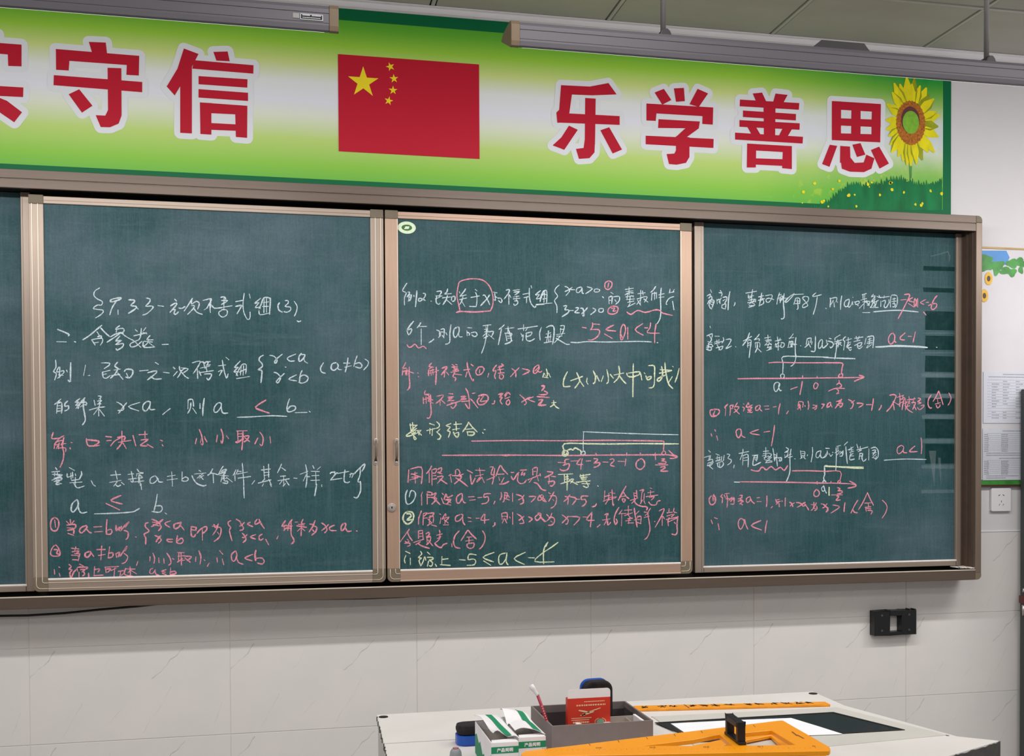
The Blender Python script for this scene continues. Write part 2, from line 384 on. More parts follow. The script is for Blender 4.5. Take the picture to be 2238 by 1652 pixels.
# Handwriting on the boards: (panel, line, chalk) -> pen strokes; first point in mm (x, height), then steps in mm
CHALK = {
 (1, 0, 'W'): """-537,2032 -13,-9 -4,-13 9,-11 15,-8 -3,-11 -11,0 -12,-10 11,-3 16,-2 1,-6 -8,-9 -14,-9/-499,1991 -8,1 6,7 24,5 -1,-5 -13,-5 -8,-3/-489,1993 -8,-11 -7,-14 -5,-17/-485,1967 0,-14/-454,1998 14,0 3,-5 -11,-12 15,-2 -1,-7 -21,-15/-429,1973 3,-3/-403,2005 11,-3 -2,-10 -11,-12 18,1 3,-6 -17,-17 -13,-5/-369,1983 17,-2/-320,2004 6,-6/-332,1983 15,9 2,-6 -19,-23/-327,1970 9,2 -4,-10 4,-5 9,8/-308,1977 9,-1 10,6/-267,2008 -9,-15 -16,-25/-268,2007 -2,-17 14,9 9,-7 -5,-17/-271,1985 10,0 -6,-11 -15,-16/-265,1979 11,-14 16,-6/-227,2004 13,2 0,-29/-233,1973 11,7/-236,2002 25,6 -7,-17 -8,-14/-217,1993 3,-28/-210,1988 9,-9 23,3/-183,2013 11,2 4,-7/-181,2003 19,1 -19,-13/-173,2013 -1,-35/-190,1980 41,8/-181,1975 16,-1 0,-14 -12,-8 -10,6 -2,9 9,6/-138,2001 24,5/-112,2028 -4,-32 2,-26 9,-21 6,-2 4,7 0,16/-97,2026 3,-13/-139,1986 17,4 1,-3 -13,-23/-62,2014 -20,-18 14,4 -11,-16 14,2 1,-5/-68,1981 7,14 8,20 17,0 3,-7 -3,-44/-68,1975 4,-13 30,7/-55,2000 17,3/-57,1988 19,1/-52,2014 -1,-45/-45,2014 0,-44/-5,2001 -5,-9 3,-14 10,-6/12,2008 9,0 0,-8 -9,-10 16,-2 0,-10 -11,-6 -9,2/40,2007 9,-16 -3,-18 -6,-13/48,1946 6,-3 6,3""",
 (1, 1, 'W'): """-658,1904 30,-13 0,-6/-661,1867 28,0/-611,1868 4,-1/-532,1919 -14,-12 -21,-19 -20,-14/-536,1912 12,-14 14,-13/-546,1899 6,-10/-545,1884 11,3 -1,-7/-562,1875 10,-16/-561,1875 28,5 2,-11 -6,-10/-555,1865 13,3/-481,1919 -12,-11 22,3 1,-11 -15,-3/-489,1908 -2,-9/-507,1885 18,10 19,1/-481,1895 -17,-13 -20,-14/-473,1894 14,-10 19,-10/-480,1888 -12,-16 16,3 -17,-14 21,4 -1,-10 -15,-10 -4,4/-436,1908 7,-6/-405,1915 -7,-10/-418,1912 -3,-25 -5,-10/-440,1889 37,10/-415,1901 13,-5/-426,1877 -24,-12 2,-10 15,4 16,14/-439,1873 19,-19/-393,1891 -9,-13 18,0/-413,1871 2,-16 31,1/-397,1880 -5,-14 -11,-9/-397,1869 16,-12/-386,1871 -25,2/-358,1864 18,1""",
 (1, 2, 'W'): """-169,1828 9,-8/-192,1801 22,3/-180,1819 4,-28 8,-28 5,14/-192,1783 11,5 -8,-17/-126,1817 -18,-21 12,2 -14,-15 11,1/-139,1771 9,20 10,15 12,-1 -2,-28/-139,1779 5,-8/-130,1782 21,10/-123,1801 -3,-28/-116,1803 -2,-30/-138,1762 40,7/-56,1836 -10,-6 -3,-10 8,-9 2,-10 -13,-11 10,-1 1,-13 -3,-26/-36,1836 13,-3 9,-12 -4,-9 -4,2 5,10 19,16/43,1841 -25,-12 7,-10 15,1/61,1844 -8,-12 2,-14 12,10 5,11 -11,1/70,1833 0,-13 10,-7/-24,1783 10,-3 10,-13 -7,-16 -6,2 7,10 18,17/45,1776 -24,-14 25,-5/63,1790 -6,-13 -3,-24/57,1771 12,5 12,-8 -5,-12 -14,-6 -11,3/129,1815 -9,-16 3,-13 12,-4/169,1816 -13,-4 -3,-15 10,-5 12,12 -3,10/174,1803 2,-8 10,-1/192,1815 20,0/195,1802 22,5/206,1832 -3,-22 -6,-23/235,1839 -6,-16 -5,-19/228,1813 14,4 8,-9 -6,-8 -15,4/259,1829 11,-8 -2,-12 -13,-15/-245,1812 9,1/-239,1813 5,-6 5,6 7,-1 -4,-9/-246,1793 28,7/-236,1811 4,-19/-249,1779 42,7/-229,1797 3,-14/-234,1775 18,1 3,-6 -9,-13 -5,6/11,1800 0,0/-665,1812 1,-21 -7,-14 8,-6 -5,-19/-656,1791 -6,-15 18,4 2,-5 -8,-9 -10,-9/-657,1768 13,-2/-653,1791 -2,-32/-634,1782 2,-6/-622,1805 -1,-29 -1,-28 -6,4/-580,1798 -6,-32/-573,1766 5,1/-535,1805 22,0 0,-7 -14,-10/-532,1778 2,-16 9,-3 11,8/-532,1777 22,6/-532,1770 11,2/-488,1808 -8,-12 12,-9/-499,1784 19,3/-488,1787 -7,-14 -14,-14/-506,1767 24,4/-488,1775 15,-19/-469,1780 7,7 16,-2 1,-12 -9,-12 -11,2/-463,1775 5,-13/-425,1782 26,3/-379,1809 10,-6/-401,1777 23,6 1,-7 -25,-21/-392,1766 11,-8 20,1/-355,1779 17,-2/-326,1795 5,-5/-326,1768 12,14/-308,1798 3,-14 13,8/-301,1787 -6,-14 -7,-10/-301,1780 9,-12 11,-7/-303,1793 21,-3 -16,-13/-270,1809 23,6 -4,-14 -16,-25/-255,1792 1,-31/-250,1784 6,-14/-233,1811 17,3/-229,1802 13,2""",
 (1, 3, 'P'): """-49,1696 -32,-22 19,-11 23,-8""",
 (1, 3, 'W'): """-651,1695 -10,-10 -9,-7/-661,1682 -3,-30/-661,1682 12,1 -1,-31/-661,1674 12,1/-662,1666 12,1/-662,1658 12,1/-632,1689 -7,-7 -1,-9 10,1 -1,-10 -10,-5/-597,1697 -14,-12 11,1 -10,-10 13,2/-609,1666 5,7/-603,1666 3,9 4,9 13,15/-597,1683 16,3 3,-6/-596,1671 9,7 8,-1/-585,1698 -3,-25 4,-25 1,-18 -8,-13/-545,1705 9,-2 -7,-8/-557,1692 3,-16/-547,1689 12,2 -9,-8/-537,1703 -5,-30/-548,1680 11,1/-571,1662 23,7 21,3/-544,1673 0,-29/-546,1666 -13,-18/-542,1664 14,-20/-492,1687 11,-6 9,-10 -3,-9 -14,-1/-463,1685 -11,-14 -13,-19/-425,1686 -33,-13 30,-13/-404,1690 -11,-11 -1,-14 9,-5 10,14 2,14 -10,1/-396,1679 1,-14 14,0/-336,1668 -9,-7 -14,-12/-283,1695 -1,-28/-283,1695 13,1 3,-21/-275,1687 -2,-19 -8,-15/-270,1670 11,-17/-248,1684 0,-16/-235,1700 -4,-27 -1,-27/-195,1686 -10,-13 -1,-14 9,-1 12,17 -1,11 -8,0/-185,1678 2,-17 6,-7 12,1/-137,1642 38,1 67,4 46,-2/23,1701 -7,-22 0,-17 10,-2 14,7 0,10 -14,0 -9,-10/83,1662 4,-3/40,1657 37,1""",
 (1, 4, 'P'): """-186,1605 6,-21 -3,-24 -4,10/-197,1586 -3,-21/-170,1584 7,-9/-139,1599 32,1/-136,1598 1,-31/-135,1590 15,1/-136,1582 16,0/-143,1565 25,9/-120,1599 -1,-29 -3,-30/-118,1582 16,2 -7,-14 -9,-5/-115,1579 15,-13/-142,1563 10,2 10,10/-69,1596 10,-17 -3,-25 -7,4/-75,1577 -9,-18/-38,1582 2,-21/-245,1576 -3,-13/-236,1582 7,-17/-674,1594 -4,-13 2,-6 19,2/-644,1584 -14,-9 -14,-19/-670,1561 -2,-16/-666,1566 20,4 -7,-14/-670,1556 13,3/-666,1545 9,18/-659,1556 -1,-11/-651,1559 13,2/-644,1579 -5,-27 4,-18 -2,-23 -9,-22/-657,1547 17,0 0,-11/-624,1564 3,-1/-627,1548 1,-4/-580,1576 1,-13 7,-10 29,2/-579,1572 34,-4 -5,-9 -8,-4/-525,1582 17,-2/-522,1569 13,1/-511,1553 9,12 9,7 14,7/-478,1598 0,-33/-491,1579 21,3 -2,-12/-489,1564 37,6/-478,1563 -6,-9 -9,-11/-475,1562 9,-17/-446,1585 8,-32/-411,1598 0,-21/-429,1587 25,2/-423,1571 21,2 -16,-12 -6,-7 19,-1/-405,1558 17,-10/-366,1571 6,-3/-361,1557 3,-5/-251,1604 7,-20 4,-26 -6,1/-259,1576 -4,-17/-235,1575 7,-9""",
 (1, 5, 'W'): """-669,1488 4,-6/-680,1475 23,2/-671,1473 -1,-10/-664,1473 0,-8/-678,1468 29,-2 -18,-8/-671,1468 17,-7 -26,-11/-674,1456 22,1 -2,-7/-664,1458 -3,-16/-674,1446 18,5 -13,-13 12,0/-667,1445 15,-6/-630,1488 15,-9/-636,1470 1,-11 16,6/-626,1472 1,-19/-621,1474 1,-18/-613,1469 1,-6/-596,1476 1,-9 -7,-15/-624,1449 21,3/-629,1442 35,2/-613,1458 -1,-23/-568,1448 6,-13/-498,1477 5,-26/-512,1464 29,2/-515,1442 33,6/-494,1443 -9,-12/-481,1442 8,-7/-435,1482 7,-10 11,-1/-462,1466 17,2/-452,1475 5,-32 -8,4/-461,1451 24,3/-437,1468 19,1/-436,1466 -1,-6/-430,1466 10,-10 -13,-1/-430,1463 -1,-23/-443,1443 27,3/-428,1452 2,-21/-384,1461 -12,-7 -1,-14 10,-1 11,12 -6,10/-375,1454 3,-11 11,-1/-347,1459 24,4/-348,1448 31,4/-334,1473 2,-39/-303,1473 -1,-28/-303,1451 10,6 8,-6 -6,-7 -12,1/-253,1477 5,-3/-267,1466 35,3/-241,1467 -18,-14/-252,1462 11,-13/-252,1453 13,9/-274,1461 4,-10 11,-15 20,-8/-227,1463 13,6/-212,1482 -7,-13 -8,-8/-217,1468 9,-1 12,-4/-211,1467 1,-29/-180,1490 -7,-10 -8,-16/-185,1476 14,4 -7,-9 -16,-5/-187,1473 13,-3 -6,-6/-192,1462 27,-3/-179,1469 1,-24 10,-2 -1,-7 -13,2/-184,1457 -4,-16/-171,1455 18,-15/-186,1450 17,2/-142,1478 -9,-17/-146,1468 1,-24/-123,1499 2,-26 2,-43/-135,1473 9,0/-138,1465 31,6/-136,1452 38,5/-136,1478 -6,-14/-86,1444 -8,-11/-58,1489 2,-38/-43,1495 0,-41/-65,1477 27,3/-57,1469 16,1/-57,1460 16,2/-75,1436 39,10/-55,1449 -9,-10/-43,1448 8,-17/-3,1496 -5,-12 -8,-16/-3,1484 12,-9/-7,1457 16,1/-15,1443 35,6/3,1457 0,-28/-1,1444 -9,-12/8,1446 11,-17/34,1451 10,-1/71,1493 4,-28 -2,-36/54,1463 24,9/74,1465 -11,-24/73,1455 10,0/93,1490 4,-9/117,1486 -10,-9/88,1472 26,-1/90,1458 22,1/86,1443 28,1/102,1472 1,-44/147,1464 4,4 12,1/161,1471 1,-12/149,1445 16,19 5,3/148,1444 36,5/168,1464 38,7/194,1476 -2,-12 -1,-24 10,-5 7,3/213,1466 -4,-14/208,1461 12,3 -5,-13/223,1463 9,10 24,22 -2,-12 -7,-12/242,1480 -1,-21 -7,-20 8,-2/120,1429 1,-1/-119,1444 0,-28 1,-26/105,1431 -4,-22 -3,-15/242,1439 1,-27 -7,-19 -7,-7 -8,3/73,1438 -2,-17/-59,1434 -4,-8/-39,1434 4,-9/120,1428 1,-5/8,1434 -7,-8/-618,1440 9,-13 10,1 11,4/-560,1434 4,-3/-498,1436 6,-6 9,4/-424,1438 1,-19/-333,1432 1,-3/-253,1432 12,-3 9,2""",
 (1, 6, 'P'): """-483,1402 -29,-14 17,-8 16,-4/-526,1378 39,-20""",
 (1, 6, 'W'): """-611,1390 -12,-12 -3,-19 7,-5 13,19 -2,16 -5,0/-607,1375 4,-18 8,-7 14,3/-560,1347 60,1 48,3 13,5 10,6/-377,1405 -4,-26 -6,-25/-385,1368 18,1 4,-11 -9,-9 -22,3/-355,1347 5,-4""",
 (1, 7, 'P'): """-672,1338 -10,-7 -3,-19 5,-13 11,-1 7,14 -1,18 -10,8/-673,1330 2,-22/-640,1326 7,-8/-629,1331 1,-13/-618,1327 -8,-10/-639,1314 22,2 3,-9 -12,-9/-638,1306 21,-2/-637,1298 17,2 0,-12/-636,1289 16,-6/-583,1312 -15,-6 -5,-11 7,-5 13,14 1,7/-582,1301 6,-9 7,-3/-562,1307 23,1/-560,1292 23,1/-524,1329 -2,-24 0,-21/-524,1296 11,3 3,-8 -6,-7 -10,1/-498,1311 1,-17 7,10 1,-10/-489,1306 6,-5 0,7/-485,1293 13,18 12,10 -6,-8 -6,-9/-476,1295 12,-5 0,-16 -6,-7/-442,1275 2,-1/-404,1318 -8,-3 -1,-10 10,-11 -2,-5 -12,-7 5,-12 -1,-19/-394,1328 12,-5 10,-8 5,-13 -8,-10/-361,1327 -14,-11 -20,-11/-392,1319 24,-3/-390,1312 18,-5/-339,1322 -17,-8 15,-12/-312,1315 -16,-4 1,-13 12,4 7,13 -3,3/-308,1306 9,-13/-386,1278 13,-6 6,-9 -9,-10/-368,1277 -9,-10 -5,-9/-333,1265 -17,0 4,-7 12,-1/-319,1276 -2,-21 13,-3 6,9 -6,7 -11,-9/-279,1303 16,-3 -3,-7/-278,1294 15,-3/-278,1301 0,-24 8,-5 5,7/-261,1282 9,11 14,9 7,-2 -3,-10 -11,-9/-245,1295 0,-35/-215,1303 15,1/-197,1311 -6,-19 -11,-16/-210,1309 3,-10/-207,1299 16,0 2,-12 -5,-18 -16,-13/-200,1285 5,-7/-159,1320 -8,-5 1,-9 6,-7 -4,-9/-164,1289 3,-14 5,-18/-143,1324 11,-7 5,-12 5,-5 -1,-9 -9,-2/-118,1314 -9,-9 -6,-3/-100,1314 -9,-6 16,-8/-79,1323 -7,-9 2,-7 12,7 -2,9/-72,1318 6,-12 8,-12/-125,1280 7,-8 4,-12 -9,-9/-110,1276 -8,-9 -7,0/-84,1275 -17,-7 16,-7/-64,1276 -10,-7 3,-12 10,5/-54,1260 9,-18/-15,1270 -5,-10/7,1317 -11,-18 15,4/2,1286 7,7 9,2/3,1297 1,-11/14,1286 4,21 10,13/25,1319 -1,-43 6,-14 3,-10 -8,-9/11,1300 17,0/14,1293 9,0/37,1312 9,0/62,1321 -6,-14 11,0/42,1300 30,-5/57,1309 -2,-41/53,1292 -9,-9/58,1292 9,-8/46,1305 19,-3/82,1305 14,-1/99,1316 -8,-19 -11,-17/96,1298 8,-4 -4,-14 -12,-10/91,1287 4,-6/119,1308 10,-7 7,-15 -8,-10/141,1303 -10,-10 -12,-9/159,1300 -15,-7 3,-9 18,-1/190,1307 -9,-10 0,-14 9,5 5,16 -7,1/194,1292 6,-12 12,1/228,1281 3,-1/-239,1303 7,-3 0,-10""",
 (1, 8, 'P'): """-673,1255 -9,-11 -4,-16 8,-7 18,2 -1,16 -8,14 -5,1/-676,1241 11,-2 -4,-9 8,-4/-614,1248 -1,-6/-627,1244 21,-3/-616,1240 -2,-7/-625,1233 20,2 -10,-9/-618,1227 15,-1 -5,-9/-627,1223 19,-2/-624,1209 16,-1/-603,1224 -5,-19/-575,1233 -12,-5 0,-10 7,-2 9,12 -4,5/-570,1228 7,-11/-554,1238 24,0/-550,1220 20,3/-540,1249 -3,-43/-517,1246 -5,-33/-521,1226 13,1 -2,-12 -12,-3/-500,1225 3,-12/-497,1225 8,3 -3,-13/-487,1216 10,16 10,15 -6,-15/-476,1225 11,-11 -7,-16 -10,-4/-436,1199 -4,-12/-400,1213 -1,-13/-392,1224 5,-15 -2,-17/-375,1209 1,-16/-360,1206 1,-14/-351,1223 9,-15 3,-16 -7,-7/-335,1206 5,-3/-319,1224 20,-1/-315,1224 -2,-28/-309,1222 1,-38/-318,1212 20,2/-320,1194 16,11/-300,1212 22,-2 -13,-12/-298,1207 16,-14/-309,1198 11,2/-265,1209 -1,-14/-256,1228 6,-19 -3,-23/-241,1200 3,-3/-227,1187 -4,-8/-663,1188 3,-2/-676,1180 1,-14/-662,1169 2,-9/-634,1195 6,-7 -7,-8 10,-2 -7,-9 3,-17/-628,1153 7,18 9,9/-604,1195 11,-6/-611,1185 1,-12/-608,1186 27,-1 -5,-5/-602,1178 13,1 -8,-8/-606,1171 0,-16/-593,1172 3,-8 -6,-5/-579,1167 1,-14/-561,1187 -2,-26/-563,1177 16,2 -5,-10/-564,1159 27,1/-532,1184 40,1/-530,1183 2,-16/-526,1178 11,0 -9,-10/-503,1182 -3,-30/-514,1173 15,7/-493,1170 15,2/-486,1170 -3,-18/-478,1163 -6,-5/-471,1179 -5,-16 11,-7 16,-3/-459,1183 1,-28/-473,1177 29,-1/-465,1165 7,9/-456,1172 16,-11/-392,1177 -8,-4 -1,-11 9,0 7,11/-387,1170 4,-12 9,-3/-354,1172 -13,-5 11,-3/-365,1161 12,-5/-340,1177 -2,-20/-342,1164 14,2 3,-7 -16,-3/-194,1227 10,-12/-202,1205 1,-14/-186,1201 4,-18/-225,1189 -6,-10/-146,1225 -12,-11 1,-17 8,-3 7,17 -3,14/-144,1206 7,-17 14,-6/-94,1213 -24,-11 22,-9/-84,1226 -3,-14 2,-19/-85,1200 19,1 7,-11 -7,-8 -14,4""",
 (2, 0, 'P'): """567,1990 -5,23 -5,26 5,33 5,12 21,8 27,3 25,-3 17,-11 12,-17 7,-26 -1,-27 -8,-19/555,1984 15,4 44,-1 52,5/1070,2102 -12,-7 -1,-16 11,-6 11,9 2,14 -10,6/1070,2095 -3,-15/1084,2018 -14,-8 -3,-14 14,-5 17,6 4,16 -11,5 -12,-1/1079,2010 12,2 -7,-11 12,2/1133,2000 15,-8 23,14 27,-6 33,9 17,-1 12,-9 35,-7/1015,1957 23,-1""",
 (2, 0, 'W'): """395,2074 -8,-12 -6,-13 12,-6 -6,-15 0,-24/392,2038 -5,-8/398,2045 6,0 -9,-15/399,2034 10,3 -4,-16 -7,-4/399,2030 9,0/404,2045 -4,-24/417,2036 1,-4/427,2051 -2,-25 -3,-27/447,2043 7,-1 -2,-11 -14,-13 -6,2 3,7 10,-2 9,-5/472,2019 2,-1/491,2050 13,2 2,-5 -6,-9/488,2036 21,0/491,2035 -2,-18 7,-8 6,4/487,2026 15,7/527,2060 -3,-11 -7,-5/517,2042 22,3/509,2030 28,4/526,2038 -4,-13 -11,-17/522,2025 18,-15/540,2034 -1,-11/540,2034 10,2 0,-13 -8,-3/565,2052 2,-5/586,2062 -6,-10 -13,-15/567,2037 21,5/565,2026 24,6/577,2037 -3,-13 -8,-14/570,2026 13,-22/617,2061 6,-5/603,2034 28,6/618,2051 5,-13 -2,-30 -6,-3 -17,0/643,2041 5,2 10,-15 7,-16/665,2044 -10,-14 -20,-22/677,2054 13,-3/682,2050 2,-23 -4,2/682,2040 8,-4/692,2034 10,0 4,-9 -4,-5 -8,7/720,2061 11,2 -4,-13 -14,-18/729,2048 0,-33/731,2046 5,-9/743,2061 11,1/756,2064 9,0/746,2055 19,3 -16,-12/743,2039 20,4/744,2033 22,3/747,2026 11,1 0,-9 -9,-6 -4,5/756,2044 -2,-18/804,2078 2,-8/776,2049 23,5/798,2070 0,-29 6,-22 12,-12 4,6/780,2038 15,4/789,2041 -1,-20/836,2063 -18,-15 14,2 -11,-15 19,5/834,2031 5,18 10,15/822,2015 27,3/849,2056 -13,-16/439,1949 -5,-9 -7,-8/642,1943 27,4/845,2062 12,0 -1,-40/845,2062 -7,-20 -4,-16/844,2049 11,2/843,2035 13,3/850,2062 -3,-38/820,2017 55,6/900,2083 -11,-9 -5,-13 10,-15 -11,-15 8,-17 0,-23/918,2079 10,-3 7,-11 -13,-16/944,2077 -11,-8 -14,-7/939,2069 14,0/974,2079 -13,-5 -3,-11 8,-3 11,13 -3,6/978,2075 0,-16 5,-1/995,2080 18,-6 -23,-17/1026,2074 12,-2 -3,-7 -14,-1 0,8 9,3/914,2014 11,1 -7,-13 12,0 0,-9 -21,-14/930,2000 18,0/955,2009 10,1 -3,-7 -10,-9 16,-1/972,2008 7,0 4,-9 0,-16 -4,2/996,2011 -10,-12 -10,-9/1014,2010 11,-7 -18,-15/1036,2008 14,1 -1,-11 -13,0 0,10/1048,2049 4,-4/1077,2064 9,-5/1070,2048 1,-23/1072,2048 10,2 -2,-24/1071,2037 11,1/1086,2049 20,2 0,-15 -13,-12/1091,2040 5,-7/1128,2075 28,5/1141,2084 0,-27/1131,2068 24,3/1127,2057 14,7 16,0/1129,2050 28,5/1136,2059 -2,-16/1145,2053 -2,-21/1131,2041 29,3/1148,2055 9,-4/1136,2032 22,5/1136,2017 26,13/1145,2030 -7,-12/1172,2062 26,4/1182,2074 -1,-45/1169,2044 24,8/1188,2072 3,-14/1168,2026 15,19/1171,2040 10,-16/1193,2052 12,0 -10,-18/1193,2045 14,-10/1235,2088 -9,-13 -9,-7/1222,2066 -2,-25/1231,2069 0,-25/1223,2064 13,2/1238,2069 0,-21/1246,2060 19,5/1246,2051 19,3/1255,2084 -3,-31 1,-45 -3,-28 -11,-18/1286,2081 -2,-13/1301,2080 -5,-10/1282,2068 19,4/1300,2056 -18,-7 -10,-16 3,-5/1295,2040 5,-29""",
 (2, 1, 'P'): """394,1877 6,-8 9,2 11,8 11,-12 15,6 10,-8/978,1945 14,-2/1013,1961 0,-13 -7,-11/1009,1938 23,1 6,-8 -8,-16 -19,-11 -13,0/1087,1955 -28,-16 35,-4/1054,1925 28,-15/1120,1959 -8,-16 -1,-34 8,1 9,27 -2,16 -6,6/1136,1948 0,-39/1112,1925 5,-11/1189,1962 -27,-21 29,-18/1195,1948 12,0/1217,1966 -3,-18 -9,-16 43,-1/1236,1962 -5,-32 0,-32""",
 (2, 1, 'W'): """416,1953 -13,-16 -8,-15 5,-13 8,11 0,9 -15,-8/435,1936 23,1/440,1929 0,-52/481,1897 -6,-6 -10,-6/490,1926 9,-4 0,-13/504,1928 11,1 -2,-27/499,1920 13,0/503,1917 -2,-10 -5,-5/508,1909 6,-8/520,1918 4,-7/537,1944 -4,-30 0,-24 -6,-7 -8,-2/561,1937 -13,-6 -3,-19 7,-9 11,18 0,15 -7,0/562,1919 2,-13 10,0/592,1936 13,-1/589,1926 1,-17/590,1921 8,-4 -2,-6/603,1919 14,3 6,-9 -9,-6 -9,6/652,1942 1,-15/647,1931 12,1/648,1923 11,2/642,1909 19,18/658,1943 -4,-27 -6,-33 -11,-30/659,1923 18,2 -7,-17/659,1916 20,-16/645,1903 14,7/714,1948 -10,-9 -9,-7/704,1935 -5,-25 -6,-28/717,1935 29,4/726,1942 -2,-20/715,1920 23,0 -3,-9/717,1920 5,-25/722,1911 13,0/724,1904 11,0/726,1935 11,-39 -22,-11/715,1885 25,11/759,1935 66,11/778,1950 0,-20/792,1941 -7,-11/769,1921 2,-5/771,1910 6,6 -3,-19/785,1921 21,5 -5,-11 -14,-5/787,1919 0,-18 12,-5 16,8/838,1942 -6,-20 2,-22/855,1942 13,6 12,-3 1,-24 -5,-34/861,1931 1,-35/854,1920 16,5/851,1909 20,3/847,1891 25,5/863,1931 -9,-40/870,1920 -3,-22/902,1948 14,1 -3,-17 -6,-13/904,1941 -1,-15/902,1937 12,0/888,1919 30,5/890,1914 19,1/902,1914 -20,-22/888,1907 18,-10 17,-9 10,0/938,1895 24,-1 33,4 70,0 106,4 49,-1/1239,1899 3,0""",
 (2, 2, 'G'): """846,1791 -4,-13/854,1805 4,-16 -3,-11/847,1791 4,-9/862,1791 6,-13/846,1778 14,-2/926,1797 -12,-25 -2,-20 6,-5 18,2/937,1767 41,15/958,1794 10,-24 -7,-15 -10,-12/968,1768 14,-19/994,1777 -2,-13 5,-8/1015,1801 8,-19 -3,-20 -6,-3/1027,1785 9,-18/1050,1785 -7,-19/1062,1806 5,-23 0,-18 -6,-6/1074,1790 11,-13/1087,1788 34,7/1104,1818 3,-26 -7,-16 -13,-13/1107,1785 11,-15 11,-10/1155,1827 -1,-45 -1,-67/1132,1795 5,-11 22,-2/1138,1795 38,5 -3,-11 -31,-8/1181,1793 4,-21/1193,1797 4,-4/1199,1787 7,-14 12,7 -2,5 -14,-5/1209,1821 20,-1 1,-26 -1,-34 -6,-12 -13,-2/1247,1796 42,8/1255,1819 4,-25 -7,-20 -10,-5 0,9 27,12/1267,1832 2,-26 7,-34 7,-16 12,-11/1293,1785 -15,-23/1294,1820 3,-2/1250,1808 41,-2/1318,1814 -6,-24 -9,-24""",
 (2, 2, 'P'): """390,1820 -7,-13 -4,-6 12,1/380,1796 -2,-17/383,1790 6,4 0,-15/393,1799 0,-20/378,1790 22,4/401,1805 -1,-24 2,-30 -2,-13 -6,-7/396,1792 19,-6/427,1787 3,-1/429,1775 3,-1/473,1819 -8,-11 14,-2/463,1797 0,-19/470,1795 2,-15/476,1800 2,-18/463,1793 18,5/461,1786 20,3/488,1806 0,-21 -2,-35/483,1791 13,5/472,1804 -7,-4/507,1803 16,5 -5,-10 -13,-16/516,1792 -2,-18/520,1792 9,-11/540,1816 5,-4/551,1816 6,-2/539,1807 19,1/547,1812 0,-11 11,2/536,1790 26,5/542,1796 18,3/546,1785 25,-3/551,1796 -9,-19/544,1774 8,-2 -3,-10/602,1817 7,-5/578,1798 20,3/589,1824 3,-23 8,-24 8,-14 2,6/584,1775 5,17/627,1807 -9,-12 4,-12 14,3 9,14 -5,9 -15,-1/631,1800 -1,-11/661,1789 -4,-13/687,1816 -9,-11 -3,-9 10,2/685,1796 -5,-16 3,-9/691,1807 12,2/703,1820 7,-6 -16,-3/690,1800 21,3/696,1809 5,-20/692,1789 20,2/698,1785 -2,-11 9,-4 5,11 -7,4/737,1805 13,-10 1,-18/762,1808 -14,-14 -15,-16/773,1805 25,-7 -24,-13/826,1818 -12,-9 -4,-16 9,-2 11,16 -2,11/830,1813 -14,-15/823,1800 9,-6 7,4/838,1750 10,-1 -10,-16/837,1749 10,-2 -1,-6 -8,-7""",
 (2, 3, 'G'): """872,1693 15,2/878,1701 1,-12 -12,-9/878,1691 9,-11 10,-5""",
 (2, 3, 'P'): """452,1730 -2,-11 15,0/445,1708 1,-20/454,1710 1,-21/450,1717 13,-2 0,-18/447,1702 22,4/460,1697 18,-8/469,1717 0,-31 2,-26 -6,-18 -8,0/458,1708 18,-8/489,1712 22,4 -9,-14 -16,-13/500,1702 0,-20/504,1700 12,-11/529,1721 13,-1/526,1709 18,2/527,1704 13,3 -16,-11/531,1698 15,1/522,1683 46,15/535,1691 18,-2 -11,-16 -7,7/568,1711 16,2 -16,-11 18,3/584,1739 9,-21 3,-46 -14,17/571,1696 26,2/599,1705 9,-9 16,-21/606,1722 9,2/629,1709 -7,-11 6,-12 16,2 14,15 -3,13 -13,3 -16,-5/633,1714 11,2 -9,-13 -2,-7 20,3/680,1700 -2,-10 -7,-1/692,1719 15,4 -11,-13 9,0 -7,-11 7,-11/712,1717 9,11/714,1712 11,14 7,-7/714,1706 17,6/723,1701 -5,-9 6,-7 7,10 -6,9/764,1719 13,-11 9,-15 -7,-7/800,1711 -16,-7 -14,-9/810,1713 -17,-9 22,-8/829,1721 19,-1/822,1714 26,-1/827,1702 16,2 -18,-19 22,3/846,1733 11,-6 -4,-6 -19,-1/825,1713 39,-2/837,1702 4,0 -9,-17 21,2""",
 (2, 4, 'G'): """402,1623 3,-20/410,1627 4,-50 7,-4/401,1619 23,-1/425,1619 -20,-18/403,1600 35,2/423,1608 -31,-20 0,-5 15,3 13,11/405,1595 17,-20/436,1599 -22,-11/425,1601 14,-15/429,1595 2,-8/465,1624 16,-5/456,1601 28,7/466,1608 0,-17/475,1608 -2,-23/488,1630 9,-9 -2,-9 -9,-4/499,1606 -9,-9/488,1597 13,-13 -4,-10 -6,-1/535,1624 -16,-7 13,-5 -9,-11 9,-4 -6,-18/544,1621 26,2/551,1630 2,-28/540,1604 23,4/543,1597 3,-9 8,-8 5,4 1,11/546,1591 13,5/593,1629 -7,-14 -13,-18/593,1629 10,-14 18,-18/583,1605 25,3/588,1598 3,-13/590,1597 21,-1 -3,-9 -14,-1/644,1605 4,-1/639,1595 3,-3/915,1528 -7,2 1,-11 10,-2 8,6 -1,9 -12,4 -6,-6/915,1532 -3,-6 7,-6 4,8/914,1534 1,24 78,0 71,-1 118,1 133,-1/926,1537 11,3 7,-3 7,7 10,-4 10,-6 1,-10""",
